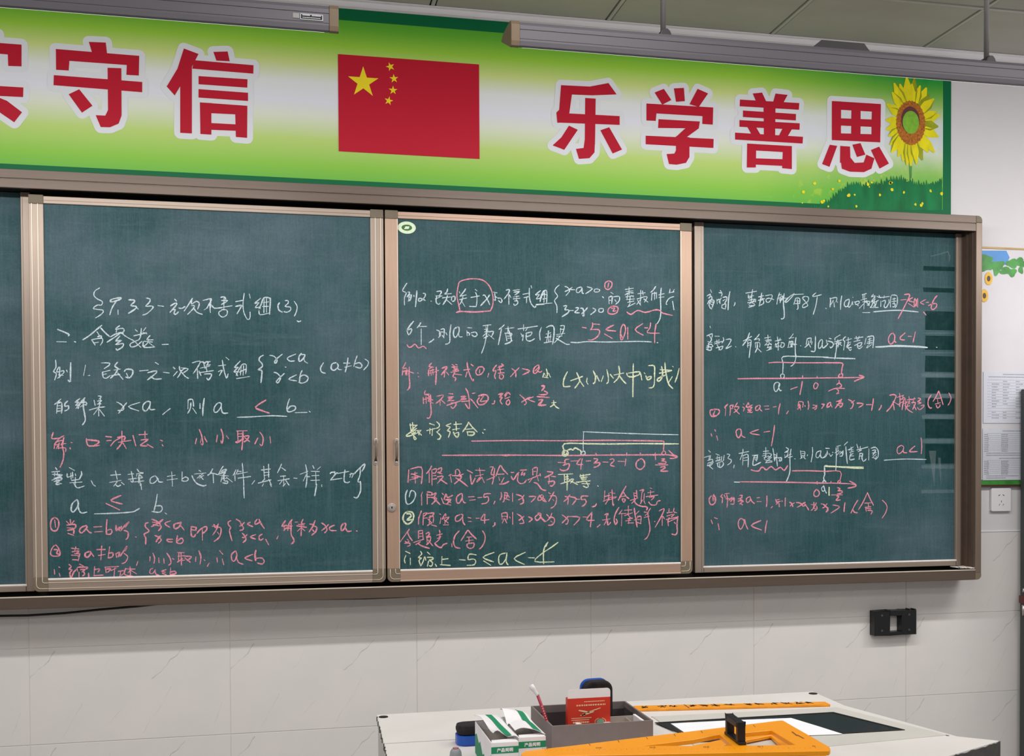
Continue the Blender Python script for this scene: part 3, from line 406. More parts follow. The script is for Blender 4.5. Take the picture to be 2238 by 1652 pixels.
 (2, 4, 'P'): """506,1521 61,0 78,0 79,0 123,-1/702,1520 18,-2/603,1567 160,2 137,-1 117,1 94,0 128,-2 23,-2 0,-18 -1,-13/827,1520 73,-1 56,0 107,1 119,0 96,0 32,-8/1280,1535 15,-13 17,-9 -15,-5 -13,0/1262,1534 -7,-8 6,-7 8,6 -3,7 -6,1/1023,1526 2,-7/1076,1525 2,-7/1131,1527 0,-9/1179,1527 0,-9/1232,1527 1,-24/1227,1518 5,6""",
 (2, 4, 'W'): """979,1598 108,-4 95,-3 133,-3/981,1598 -1,-40/979,1573 1,-36/977,1532 -6,-8 6,-4 9,4 -1,8 -7,2/1064,1559 5,-4""",
 (2, 5, 'G'): """893,1456 50,2/914,1456 1,-27/915,1447 13,2/915,1440 13,2/901,1425 31,9/924,1456 0,-22 -1,-31/930,1438 16,2 -11,-13/932,1436 14,-7 14,-7/969,1455 5,-5/967,1450 36,6/979,1456 2,-18/969,1445 24,2/972,1442 18,-2 -16,-2/955,1430 48,4/960,1429 19,4/974,1425 27,-1/988,1433 9,-16 -7,-5 -11,5""",
 (2, 5, 'P'): """893,1496 26,-1/930,1507 -13,-3 0,-12/909,1486 20,6 2,-9 -8,-12 -16,-2 -8,5/937,1500 23,1/970,1509 -13,-19 21,-1/976,1509 -4,-22 -1,-15/989,1500 16,1/1016,1508 12,-1 -1,-6 -11,-8 19,2 1,-6 -8,-7 -12,-3/1047,1497 19,-1/1072,1505 11,2 3,-7 -13,-13 15,-5/1101,1499 24,-1/1128,1507 -3,-23/1177,1506 -12,-11 0,-16 14,-8 14,11 0,15 -9,10 -9,-3/1254,1506 12,0 -12,-7 14,-1 0,-7 -26,0/1232,1486 45,0/1250,1478 14,2 2,-5 -16,-10 27,0/397,1475 -3,-41/402,1477 35,6 3,-30 -3,-24/404,1460 20,4/406,1451 22,0 -17,-6/417,1468 1,-37/400,1442 22,7/406,1462 29,-11/471,1487 -6,-12 -11,-13/463,1466 0,-33/472,1475 0,-51/474,1475 13,2 -4,-13 -9,0/476,1455 9,1/476,1444 11,2/490,1475 13,6 -2,-13 -11,-2 15,-5/489,1451 20,2 -20,-23/498,1444 16,-11 8,-5/549,1472 0,-13/551,1474 7,1 6,-12 -6,-9 17,6/531,1459 5,-26/538,1455 29,-2 -4,-10 -18,-15/549,1448 18,-11 22,-18/527,1455 9,4/587,1473 18,-10/598,1458 2,-22 3,-10 11,21/615,1472 31,-1/628,1479 4,-30/614,1453 27,5/629,1449 -11,-16 16,14/636,1449 8,-18/663,1482 11,0 -4,-9 -3,-15 12,0/652,1440 27,10/679,1478 -3,-20 -2,-18 -4,-14/683,1453 14,34 9,-12 16,-17/685,1458 25,1/692,1449 3,-11/710,1447 -9,-16/694,1426 16,1 16,8/733,1464 10,0/734,1451 7,-11 12,17 7,7/765,1471 20,1/774,1468 -7,-13 14,7 -5,-9/758,1457 -3,-20 10,-10 13,3 7,9/808,1477 14,2 -3,-27/806,1475 1,-20/808,1466 11,1/790,1439 41,16/808,1448 -14,-18/822,1448 4,-13/810,1430 12,-4 13,-16 11,-7/1214,1408 6,-2/856,1466 19,-3 -10,-9 -18,-8/861,1452 2,-16/870,1450 14,-1/858,1432 19,2 3,-7 -8,-9 -7,1/861,1436 0,-11/831,1459 2,-7""",
 (2, 5, 'W'): """1029,1418 2,-3""",
 (2, 6, 'P'): """441,1403 -5,-13/438,1390 0,-30/456,1398 0,-35/454,1394 13,-2/456,1403 16,-3 -3,-8/456,1385 13,0/472,1392 13,8 -7,-15/469,1385 18,-4 -16,-18/476,1383 11,-11 11,-11/505,1398 4,-5/502,1383 7,-18/511,1378 7,18 4,-12 17,7/515,1376 18,2 -13,-15/520,1376 13,-9/509,1365 24,-6/567,1397 -14,-11 -1,-17 9,-3 10,18 -2,13/571,1380 4,-12 7,-2/591,1385 19,1/595,1374 19,2/622,1382 14,1/665,1395 -20,-1 -2,-11 12,2 3,-11 -9,-10 -15,-2/679,1370 -4,-9/700,1399 1,-14 -5,-11/710,1398 11,-3 -4,-17/710,1389 11,0/712,1396 -2,-23 -5,-6/714,1378 14,-5/723,1389 4,-7/738,1396 0,-28/751,1391 16,-5 6,-9 1,-13 -10,-5/777,1389 -8,-10 -12,-6/794,1384 22,-1 -15,-17/839,1390 -13,-7 -2,-11 9,0 9,11 -2,4/842,1379 9,-12/828,1388 7,-9 7,-9 10,-4/860,1396 7,-4/879,1399 -9,-16 -10,-16/865,1385 18,0 4,-14 -6,-18 -14,-9/874,1374 4,-5/916,1383 11,-5 -2,-22/933,1388 -10,-13 -11,-9/934,1382 21,-7 -14,-20/955,1373 12,0/996,1383 -22,0 -1,-11 12,0 4,-9 -6,-9 -9,-5/1025,1358 -5,-8 -11,-3/1054,1400 -3,-35/1068,1392 -2,-23/1048,1365 22,9/1053,1381 19,4/1056,1355 9,14/1072,1394 17,-3/1079,1404 3,-51 4,2/1070,1378 24,1/1065,1369 26,7/1128,1415 -13,-22 -14,-25/1117,1398 12,-18 10,-7/1110,1380 17,2/1114,1373 6,-13 5,11 -11,2/1155,1393 3,-20/1165,1400 2,-23/1158,1391 9,0/1158,1382 9,0/1143,1367 27,8/1148,1357 14,13/1155,1368 10,-14 16,-7 15,-2/1177,1400 14,2 -7,-9/1184,1390 -3,-27/1193,1390 -2,-22/1179,1356 7,12/1191,1365 5,-11/1205,1392 22,3/1215,1399 0,-16/1199,1379 42,5/1210,1376 19,3 -12,-12/1208,1361 9,-10 17,0 5,11 11,3/831,1412 11,-7 10,-1/1114,1335 -11,-14/1122,1334 26,1/1136,1348 0,-32/1192,1327 11,-1/1200,1333 3,9 -10,5/1281,1337 -1,-12/1273,1323 19,2/1299,1339 -2,-12 11,-4""",
 (2, 6, 'W'): """392,1410 -6,-17 2,-24 9,-5 13,9 8,17 -2,13 -10,5 -5,-7 -3,-14""",
 (2, 7, 'G'): """394,1340 -12,-6 -5,-17 7,-13 10,-4 12,8 6,17 -6,13 -16,2/388,1333 11,0 4,-8 -13,-12 18,2""",
 (2, 7, 'P'): """437,1342 -5,-13 -5,-13/427,1298 1,24/443,1333 -1,-37/443,1333 13,2 -11,-11/445,1318 11,1/458,1333 20,1 -9,-12/460,1320 15,4 0,-20/458,1315 13,-13/456,1294 13,8/469,1296 17,-5/465,1326 -3,-24/496,1331 4,-2/500,1319 -3,-20/504,1313 11,19 1,-9/504,1315 23,5 -14,-14/511,1312 13,-11/508,1295 18,0/515,1310 -2,-11/563,1328 -14,-7 0,-14 13,2 11,16 -7,4/571,1320 2,-17 6,-9/589,1318 10,-2/590,1305 11,0/616,1315 11,0/642,1328 -10,-19 27,1/645,1328 -1,-30/678,1300 0,-8 -7,-5/701,1329 2,-20/701,1329 18,2 0,-22/703,1320 16,0/710,1314 -7,-16/712,1311 6,-13/728,1318 2,-5/738,1333 0,-40/753,1327 13,-8 7,-13 2,-9 -13,-2/776,1319 -10,-8 -7,-5/791,1317 13,-7 -11,-10/828,1327 -14,-11 5,-11 11,7 3,15 -10,1/832,1316 10,-11 4,-5/427,1277 13,2/828,1323 11,-14 11,-9/853,1324 6,-6/871,1328 -6,-15 -12,-11/860,1314 16,-1 4,-13 -9,-11 -12,-1/867,1302 5,-4/906,1322 12,-9 9,-10 -5,-12 -5,1/927,1317 -9,-11 -12,-11/929,1316 38,-4 -21,-25/977,1314 13,-1/1009,1329 -19,-25 27,-2/1009,1329 -3,-25 -3,-24/1037,1287 -10,-8/1053,1320 12,4 -2,-7/1045,1302 27,4/1060,1319 -1,-18 -8,-15/1063,1301 1,-16 10,9/1103,1344 -12,-20 -5,-21 5,-16 6,9 -4,9/1108,1323 19,0/1113,1323 -1,-42/1123,1316 27,9/1131,1323 14,-16/1134,1305 16,2/1136,1289 5,22/1134,1291 21,0/1126,1298 19,2/1157,1341 3,-25 7,-39/1160,1318 14,13/1157,1300 19,15/1169,1311 12,0 -2,-23/1162,1302 17,0/1165,1293 16,-5/1181,1313 -14,0/1196,1315 9,9/1215,1340 -10,-18 5,-30 2,-27 -9,-23 -10,-8/1191,1308 19,5/1229,1295 1,-1/1245,1330 16,7 1,-7 -14,-27 -17,-28/1256,1312 0,-32/1258,1312 6,-9/1273,1312 21,6/1270,1300 44,9/1282,1307 -5,-9 1,-19/1289,1309 10,9/1275,1291 36,15/1312,1311 -3,-32 1,-21 -7,-10 -13,3/1299,1291 5,-5""",
 (2, 8, 'G'): """857,1232 -7,-15""",
 (2, 8, 'P'): """398,1284 -8,-11 -23,-31/391,1275 7,-17 9,-12/383,1245 7,-5 6,5/381,1238 17,0 1,-7 -8,-3/390,1251 4,-3/427,1277 0,-24/440,1279 2,-27/429,1268 11,1/429,1259 11,1/411,1240 33,10/418,1233 15,9/425,1237 13,-9 24,-8/451,1267 9,5 2,-7 -9,-9/455,1254 11,4 -2,-15 -11,-11/457,1248 16,-20/453,1261 2,-22/495,1278 2,-7/486,1262 18,4/497,1271 -4,-20/488,1251 11,5/479,1236 11,-11 11,-3 7,9 12,4/499,1260 -6,-13 -14,-11/535,1234 1,-11/560,1275 -14,-16 -5,-22 7,-15 15,-4/588,1277 -9,-14 -13,-20/590,1276 11,-14 16,-15/585,1254 16,0/592,1254 0,-20/580,1241 26,3/586,1232 0,-9 8,-6 12,3 2,14 -20,-2/637,1274 8,-15 -1,-19 -9,-18 -9,-8""",
 (2, 9, 'G'): """385,1212 14,-7/386,1199 -5,-13 2,-12/400,1190 0,-22/433,1211 4,-9 -11,-11 10,-2 -8,-8 6,-17/435,1165 7,15 4,13/455,1208 9,-8/448,1193 2,-11/455,1191 17,-1 0,-6 -11,-2/461,1182 11,-9 -4,-11 -7,2/459,1178 -4,-16/481,1168 4,-7/503,1193 -1,-25/503,1183 20,2/497,1166 33,-3/560,1181 19,-2/616,1195 -23,3 -4,-17 16,1 9,-6 -6,-13 -23,-1/675,1202 -37,-15 35,-16/640,1175 24,-15/713,1199 -18,-5 -5,-15 4,-16 12,4 10,18 2,15/716,1185 0,-16 6,-9/780,1200 -38,-20 35,-20/790,1182 21,-1/892,1231 -26,-18 -29,-18 -25,-26 66,-3/853,1229 -11,-25 0,-44""",
 (3, 0, 'P'): """2185,2076 23,3/2200,2096 18,2 2,-8 -13,-25 -16,-29 -16,-27/2233,2086 -17,-10 20,-6/2215,2065 24,-13/2241,2083 -2,-17 2,-12 7,16 -5,13/2253,2083 0,-31/2248,2079 0,-23/2285,2080 -21,-11 14,-6/2287,2070 10,1/2332,2096 -12,-13 -10,-21 -2,-13 9,-4 12,11 0,10 -14,0 -18,-7/2277,2035 10,-11""",
 (3, 0, 'W'): """1455,2093 4,-10/1442,2070 13,7 -4,-14/1447,2063 12,7 0,-14/1444,2043 8,13 15,0 0,-10 -7,-16/1450,2050 11,-10 4,10 -17,-1/1448,2038 9,-11 3,-1/1462,2064 -12,-22 4,-14/1491,2091 5,-7/1486,2083 12,-2 -3,-10/1478,2060 2,-16/1480,2056 8,4 2,-15/1495,2065 -9,-15/1501,2067 14,2 -1,-12 -7,-10/1499,2043 -2,-12 13,-4/1501,2041 11,4 -2,-16/1501,2055 9,6/1527,2088 -5,-27 -2,-37/1546,2051 -1,-7 -3,-5/1586,2084 41,8/1612,2098 -3,-18 -2,-26/1596,2079 1,-12 11,5/1596,2073 20,3/1595,2059 26,5 -17,-14/1623,2064 0,-10/1593,2051 30,5/1597,2045 11,9/1604,2054 17,-10 -24,-9/1599,2041 17,1/1646,2087 -4,-22 -6,-25/1634,2072 19,5/1640,2059 11,4 2,-12 -13,-8/1633,2060 24,7/1638,2074 13,-7/1660,2077 24,4 -1,-13 -10,-13 -9,1 -1,9 12,4 17,-5/1714,2090 -7,-20 -4,-22/1709,2080 11,3/1716,2075 0,-21/1720,2077 7,-2 -11,-16/1709,2070 29,1/1731,2087 -3,-30 3,-32 0,-20 -5,-7 -7,0/1712,2064 13,1/1731,2057 13,16/1770,2088 -19,-12 -16,-19 9,2 24,25/1766,2084 39,3/1775,2072 -7,-22/1775,2072 15,-1 0,-19/1774,2062 14,0/1773,2052 15,2/1781,2068 3,-30 -5,-6/1810,2079 -9,-6 11,-12 9,-14 -18,-8 0,10 18,12 3,15 -12,3/1853,2093 -13,-11 7,-2 27,7/1858,2080 -6,-34 -10,-30/1890,2039 3,-1/1453,1966 2,-6/1907,2076 2,-10 -2,-23/1909,2074 24,4 -3,-16/1920,2068 -9,-15/1922,2062 2,-18/1935,2064 2,-4/1953,2085 -4,-22 -1,-27/1891,2039 2,-1/1980,2074 -13,-7 -5,-12 5,-8 9,2 6,14 -1,11/1980,2063 -2,-17 9,3 7,15/1996,2081 1,-1/1994,2066 2,-12/2000,2064 9,0/2006,2062 1,-6 11,2 3,9 -14,-1/2014,2052 4,0/2032,2091 18,5/2036,2091 0,-14/2043,2094 -4,-54/2027,2071 23,7/2021,2042 20,19/2034,2065 18,6/2043,2065 20,3 -6,-13/2048,2065 13,-10 -9,0/2077,2094 -9,-10 16,5 -14,-19/2072,2070 12,6/2068,2066 9,2 -9,-19 -4,-2/2084,2087 -3,-21 16,7/2079,2066 5,-10 -7,-6/2090,2066 -6,-18 11,0/2068,2046 28,1/2090,2087 16,-4 34,5/2099,2091 5,-10/2120,2090 -2,-9/2106,2071 0,-21/2111,2069 13,4 -2,-14/2120,2059 0,-10 9,0 11,19/2138,2076 2,-12/2147,2090 -3,-22 1,-19/2149,2093 21,-2 2,-23 -4,-14 -5,-6/2152,2078 13,3/2149,2070 19,2/2159,2083 0,-23/2152,2062 11,0 -2,-10 -9,-1/2077,2031 29,3 69,5 81,-4/2034,2027 29,1/2277,2036 10,-11""",
 (3, 1, 'P'): """2154,1957 -11,-7 -7,-16 5,-15 9,-1 11,14 0,17 -9,8/2161,1943 0,-15 6,-5/2203,1958 -20,-17 6,-8 12,0/2215,1946 13,0/2244,1963 -5,-21 -4,-17/1672,1842 31,3 78,-1 119,2/1882,1846 35,0 38,-1 -1,-16 -3,-20""",
 (3, 1, 'W'): """1441,1932 20,8 -1,-11/1450,1933 9,-14 -13,-14/1462,1931 -8,-18/1444,1913 17,-4/1446,1903 13,0 3,-8 -23,-2/1442,1899 16,-8 -4,-9 -15,5/1448,1901 -4,-18/1471,1932 17,0/1469,1911 13,4/1478,1919 2,-20/1486,1921 0,-17/1469,1905 28,9/1501,1928 3,-8 -7,-12/1475,1891 26,7/1480,1901 12,-17 9,12/1486,1884 2,8/1512,1921 17,2 1,-7 -10,-16 -9,-11 22,10/1548,1897 1,-1/1600,1946 -9,-23 -17,-22/1577,1917 31,17/1593,1917 0,-22/1595,1920 11,0 -3,-26 -5,-32/1593,1909 10,3/1591,1901 10,3/1637,1942 -10,-12 -9,-8/1618,1922 18,4 0,-8/1621,1912 2,-18/1623,1912 15,0 0,-16/1629,1910 0,-16 -8,-17/1631,1892 13,-12/1669,1940 1,-21/1657,1929 22,4/1659,1921 22,4/1662,1917 21,4/1657,1903 11,12/1672,1915 11,-10/1662,1905 21,4/1672,1909 -4,-12/1666,1895 17,4 -11,-10/1664,1885 20,7/1705,1934 3,-18 0,-29/1696,1919 24,5/1716,1930 -4,-10/1696,1905 16,9/1696,1899 20,3/1698,1911 5,-14/1718,1914 13,-2 -2,-12 -11,-2 2,12/1766,1946 -15,-18/1749,1930 19,3/1751,1920 -5,-22/1749,1916 15,3 -5,-19/1753,1910 17,1/1744,1898 20,2/1776,1933 -3,-26 1,-42/1757,1917 0,-17/1766,1907 13,2/1793,1905 2,-1/1819,1930 -4,-21/1821,1930 13,2 -2,-16/1825,1922 -2,-12 -13,-11/1825,1912 7,-12/1838,1920 -2,-10/1851,1939 -1,-31 -2,-22 -14,0/1874,1928 -9,-9 -3,-17 5,-6 9,11 2,18 -6,3/1876,1915 4,-17 12,7 8,10/1904,1933 8,-2/1893,1927 3,-16/1898,1923 18,-4 4,-10 -9,-10 -4,4/1882,1899 9,8/1947,1946 -20,-12 0,-8/1924,1920 29,8/1938,1928 -5,-14 -1,-15 -4,-32/1924,1913 25,7/1940,1916 13,-8/1933,1906 18,12/1942,1924 -4,-22/1968,1940 -10,-10 7,-8/1965,1924 -5,-32/1978,1937 0,-16/1969,1927 22,6/1974,1918 15,3/1980,1919 -9,-17 16,13/1978,1906 -2,-6 15,2/1980,1898 5,-7 6,5/2003,1935 33,5/2009,1942 5,-13/2021,1942 -3,-10/2000,1923 25,5/2003,1909 13,6/2016,1917 16,3 -7,-13 -9,2/2014,1913 2,-12 9,-2 9,8/2048,1936 -5,-22/2052,1940 25,4 0,-22 -2,-20/2057,1932 13,3/2054,1924 19,4/2063,1937 -2,-23/2052,1918 21,2/2052,1901 18,13/2057,1912 -7,-10/2085,1905 44,4 46,3 69,-1 49,-4/2085,1906 90,4 117,-2/2088,1904 87,5 118,-3/2329,1909 4,-1/1601,1878 -1,-10 -2,-9/1773,1881 3,-16 -5,-19 -7,-10 -8,-4/1725,1804 2,36 0,25 76,1 97,0/1882,1865 46,-2 77,-1/1929,1883 -4,-24""",
 (3, 2, 'P'): """1556,1785 73,2 87,1 87,2 97,2/1801,1799 0,-10/1857,1797 0,-6/1755,1750 26,9/1800,1779 -3,-19 -6,-28/1850,1774 -6,-10 3,-11 9,3 5,12 -9,7/1467,1677 -13,-2 -1,-12 7,-10 15,2 12,12 -3,10 -20,1/1471,1673 -7,-16 9,0/1518,1696 -11,-11 4,-2/1511,1681 -2,-25/1526,1691 2,-14 -2,-20/1526,1691 13,2 -4,-8/1528,1681 9,0/1554,1701 -11,-16/1543,1687 17,0 -8,-12 -11,-8/1543,1681 9,-10 10,-9/1577,1698 2,-2/1573,1686 7,-2 -3,-12/1586,1686 9,16 2,-8/1586,1690 6,-4 18,8/1597,1686 13,0 -11,-8/1595,1682 0,-8 13,2/1599,1678 4,-10 7,1/1592,1668 16,1/1633,1693 -10,-7 0,-10 8,0 9,12 -4,6/1638,1686 2,-8 7,-6/1655,1690 17,1/1659,1679 15,1/1689,1687 12,2/1716,1700 -5,-18 -2,-20/1747,1674 -7,-10/1786,1707 -2,-18 6,10 0,-16/1788,1707 15,-2 -2,-18/1794,1693 -13,-14 5,8/1792,1687 2,-10/1810,1693 1,-3/1822,1709 3,-16 -3,-14/1841,1695 13,-2 -9,-8 -6,0/1856,1695 -2,-12 -7,-4/1874,1699 11,-2 -11,-14/1900,1700 -6,-11 6,-2/1949,1808 -8,-6 1,-7 12,0 2,11 -9,2/1882,1792 69,1 89,3/2021,1803 19,-6 -19,-8 -19,-8/1942,1784 1,-8/1933,1768 9,6 9,-6 0,-6 -6,-2/1901,1745 27,10 36,0/1933,1752 7,-4 -2,-8 -7,-4 11,2/1877,1697 8,2 -5,-8/1908,1706 -12,-9 2,-8 10,4 2,11/1910,1699 5,-11/1931,1708 21,7/1938,1708 9,2 -7,-10 -13,-16/1952,1717 -3,-13/1933,1698 19,4/1956,1704 -2,-11 -9,-5/1940,1695 7,-2/1978,1716 13,-6 7,-10 -5,-13 -7,-4/2003,1713 -12,-9/2012,1704 26,-4 -19,-13/2012,1702 9,-1/2049,1698 21,0/2077,1720 -2,-19 -5,-24/2109,1696 -3,-8 -7,-9/2142,1732 13,3 12,-4 -5,-15 -16,-26 -16,-16/2155,1710 5,-30/2160,1708 19,-11/2181,1740 2,-19 -1,-30/2172,1725 26,8/2184,1716 14,9/2174,1699 21,11/2195,1731 -2,-15/2202,1725 -7,-22 -4,-23/2205,1721 0,-41/2195,1701 27,11/2210,1710 -7,-15/2219,1729 3,-28/2212,1716 14,3/2219,1708 -9,-22 24,-16/2241,1725 -8,-21/2226,1717 19,4/2229,1706 16,0 -11,-24/2238,1699 10,-19/2205,1691 17,4/2255,1723 10,-2 -5,-9/2267,1717 -14,-7 16,-4 -14,-4/2253,1689 9,-8 15,10 2,7 -12,-3/2309,1735 -11,-16 -2,-19 7,-12 8,0/2339,1750 -10,-20 -13,-19/2339,1750 10,-26 8,-24/2329,1722 17,1/2334,1719 3,-17/2325,1702 21,5/2329,1698 5,-10 10,6 0,6/2380,1743 9,-17 -4,-17 -8,-11""",
 (3, 2, 'W'): """1725,1804 -7,-3 1,-10 8,-2 5,8 -3,6 -7,1/1705,1775 -11,-6 -2,-16 7,-12 10,12 5,16 -9,6/1713,1771 -3,-14 5,-11 6,0""",
 (3, 3, 'P'): """1470,1607 3,-5/1456,1593 3,-8/1477,1586 4,-16/1560,1610 -10,-6 1,-16 7,-9 9,11 1,16 -8,4/1569,1602 2,-16 12,-6/1634,1608 -33,-12 36,-7/1654,1599 22,3/1694,1623 -4,-31 -8,-42""",
 (3, 4, 'G'): """1887,1479 42,-2 46,-2 63,-1/1887,1477 65,-3 86,-3/1905,1478 70,-6 63,-3""",
 (3, 4, 'P'): """1605,1467 13,-4 17,0 7,10 9,2 12,-9 18,12 17,-12 18,9 15,-11 13,17/1762,1462 63,0 75,-3/1882,1459 65,0 -1,-32/2189,1552 -15,-9 -2,-15 7,-7 14,9 5,15 -9,7/2196,1539 2,-13 13,-1/2243,1549 -21,-17 5,-4 26,1/2268,1579 3,-30 -2,-28""",
 (3, 4, 'W'): """1447,1535 7,-6/1431,1511 24,6/1450,1514 -2,-10/1454,1514 -3,-12/1443,1500 18,4 0,-10/1443,1490 21,6 -8,-12 -15,-2/1443,1486 8,-6 12,-10/1458,1492 -11,-10/1474,1523 13,-5/1474,1508 16,4/1479,1516 0,-18/1473,1498 19,4/1488,1510 -3,-12/1505,1518 -3,-18/1496,1514 -2,-14/1477,1490 23,8/1481,1492 0,-12 11,-4 10,10 -2,8/1488,1490 0,-12/1515,1522 11,-2 -7,-12 12,-6 -2,-10 -12,-8/1542,1484 -2,-10/1575,1540 -1,-14 -10,-24/1560,1524 37,7/1575,1518 -1,-35/1577,1517 17,2 0,-42/1575,1507 17,4/1575,1499 17,2/1610,1517 21,2/1618,1517 -4,-16 -2,-16 8,-2 22,10/1620,1515 9,2 -2,-16/1616,1509 9,0/1620,1505 7,-8/1661,1545 0,-32/1651,1531 21,2/1651,1523 21,2/1648,1515 16,4/1653,1509 15,4/1655,1503 6,14/1672,1525 11,-6 -15,-14/1670,1515 13,-6/1661,1493 18,14/1659,1501 26,-4/1659,1491 26,3/1688,1542 4,-25 2,-18/1694,1497 6,16 5,-34/1692,1521 11,-4/1692,1509 28,0/1703,1525 0,-16/1709,1507 11,2 0,-10 -9,-2 5,8/1738,1545 10,-8 -15,-10/1733,1527 13,2/1733,1519 2,-10/1746,1525 -8,-14/1733,1509 13,6/1757,1539 -4,-26 0,-49 -5,-20 -9,-20/1746,1509 16,4/1742,1517 17,4/1771,1505 2,-1/1793,1533 4,-26/1794,1531 16,-2 -2,-16/1799,1523 11,0/1799,1515 11,0/1801,1509 -9,-4/1805,1511 7,-7/1821,1519 -2,-4/1839,1545 1,-20 -6,-32/1870,1533 -14,-6 -3,-15 8,-4 9,13 2,12/1870,1521 4,-13 16,4 4,8/1891,1541 9,0/1886,1447 0,31 14,1/1890,1542 15,-1/1882,1508 14,19/1896,1533 3,-13/1905,1523 5,-10 7,7/1917,1527 2,0/1933,1548 16,4/1931,1544 1,-32 -2,-49/1938,1546 0,-17/1926,1525 16,8/1933,1516 14,15/1949,1529 10,-9/1945,1520 14,13/1959,1531 -5,-17 -9,0/1977,1565 -11,-9 -3,-4/1969,1548 2,-28 4,-34/1977,1535 21,11/1989,1546 4,-17/1982,1535 16,2/1984,1527 16,4/1989,1524 -5,-23 19,2/1989,1514 11,0/1984,1514 14,10/2012,1556 5,-15/2012,1535 44,11/2026,1548 -2,-15/2017,1529 14,6/2024,1524 -3,-23/2024,1522 11,0 -4,-19/2031,1512 7,-18 11,9/2021,1512 14,4/2060,1540 -1,-41/2068,1541 17,4 11,-12 0,-22 -11,-11/2073,1533 14,2 -12,-19/2073,1524 16,2/2073,1507 16,13/2078,1507 9,-2 2,8/2119,1498 32,2 59,2 79,-2""",
 (3, 5, 'G'): """1904,1403 0,-15 0,-15/1903,1403 -1,-28""",
 (3, 5, 'P'): """1564,1425 173,-3 163,-5/1857,1424 1,-10/1882,1418 47,-1 58,-3 21,-5/1984,1424 26,-15 -12,-7 -21,-3/1942,1427 -5,-7 12,0 -5,7/1911,1424 0,-6/1936,1401 11,-4 -9,-7 16,-1 -2,-8 -16,-2""",
 (3, 5, 'W'): """1542,1425 20,-1/1542,1424 20,-1/1884,1445 0,-14/1885,1431 -7,-10/1884,1431 8,-8/1880,1421 4,4/1887,1472 0,-23 -5,-13 5,-11 5,-4/1882,1409 7,-20 5,-6/1883,1407 -7,-5 -1,-8 6,-6 6,8 -3,11/1885,1398 5,-10 4,-7""",
 (3, 6, 'P'): """1854,1396 -9,-12 2,-12 12,-1 7,9 -3,10 -10,6/1457,1377 -8,-10 2,-16 9,-5 10,7 2,15 -7,14/1463,1378 0,-21 3,10/1498,1382 -6,-8 6,-4 -1,-18/1504,1380 5,-10/1507,1384 17,1/1513,1382 4,-16 -2,-30/1511,1366 15,0/1534,1372 -13,-12 20,10 0,-14/1528,1356 11,10 2,-18 -13,0/1562,1377 11,0 -9,-12/1556,1365 17,4/1556,1357 19,2 -13,-12/1564,1359 2,6 11,-10/1566,1349 7,-5/1601,1373 -12,-6 -2,-10 7,-5 9,11 -2,10/1603,1365 6,-10 9,-7/1627,1368 10,1/1627,1355 17,0/1665,1375 0,-21 -2,-18/1686,1337 -5,-5/1698,1362 5,-12/1703,1360 10,2/1700,1352 16,3/1700,1344 9,7/1711,1347 1,-12/1722,1357 1,-3/1735,1367 -1,-30/1751,1351 8,-4 5,-12/1770,1349 -11,-6 -6,-6/1777,1350 13,-2 7,-6 -16,-9/1812,1350 -11,-6 2,-8 11,6/1810,1344 9,-12 6,-10/1834,1342 20,-3/1845,1350 -2,-21 -9,-8/1854,1348 -7,-15/1856,1335 0,-10 -9,-5/1845,1329 5,-2/1872,1344 13,-3 7,-10 9,-2/1887,1333 -9,-4/1898,1325 -6,-11/1912,1375 44,0/1933,1371 9,-2 -11,-13 16,1/1882,1340 12,-7 6,-11 -6,-8/1896,1344 -14,-15/1918,1339 27,-7 -35,-22/1966,1348 -3,-18 -1,-16/2016,1355 -13,-19 -14,-27/1996,1323 7,-11 12,-2/2054,1382 -16,-32 -19,-29/2054,1382 10,-21 14,-25/2043,1344 25,1/2057,1344 2,-15/2045,1329 23,2/2047,1325 3,-11/2047,1325 21,-1/2054,1318 19,-2 -5,-12/2113,1354 14,-13 5,-15 -7,-20 -13,-17""",
 (3, 7, 'P'): """1468,1301 11,-4/1456,1293 5,-13/1482,1280 4,-22/1566,1297 -8,-10 0,-18 9,-10 10,16 2,14 -11,8/1581,1293 5,-20 7,-15/1642,1288 -36,-17 38,-16/1666,1288 -5,-19 -3,-24""",
}

# ================================================================== THE ROOM
XL, XR, YB, ZC = -3.2, 3.55, -8.0, 3.0
wall = struct(part('wall_front', MB().box(XL, XR, 0, .12, 1.2295, ZC).box(XL, XR, .010, .12, 0, 1.2295), 'paint'))
tiles_x = [-.770+.6*k for k in range(-4, 8)]; zrow = [-.2705+.3*k for k in range(0, 6)]
tile_mesh = None
for zi in range(5):
    z0 = max(zrow[zi], 0); z1 = zrow[zi+1]
    for x0 in tiles_x[:-1]:
        x1 = min(x0+.6, XR)
        if x0 < XL: continue
        full = (x1-x0 > .59 and z1-z0 > .29)
        if full and tile_mesh:
            o = bpy.data.objects.new('tile', tile_mesh); COL.objects.link(o); o.parent = wall; o.location = (x0, 0, z0)
        else:
            g = .0009
            mb = MB().box(g, x1-x0-g, -.002, .0095, g, z1-z0-g)
            o = part('tile', mb, 'tile', None, bevel=.0012); o.parent = wall; o.location = (x0, 0, z0)
            if full: tile_mesh = o.data
part('grout', MB().box(XL, XR, .0, .0099, 0, 1.2285), 'grout', wall)
part('tile_edge_strip', MB().box(2.47, XR, -.004, 0, 1.2285, 1.2335), 'white', wall, bevel=.0015)
struct(part('wall_left', MB().box(XL-.12, XL, YB, .12, 0, ZC), 'paint'))
struct(part('wall_right', MB().box(XR, XR+.12, YB, .12, 0, ZC), 'paint'))
struct(part('wall_back', MB().box(XL, XR, YB-.12, YB, 0, ZC), 'paint'))
struct(part('floor', MB().box(XL, XR, YB, 0, -.08, 0), 'floor'))
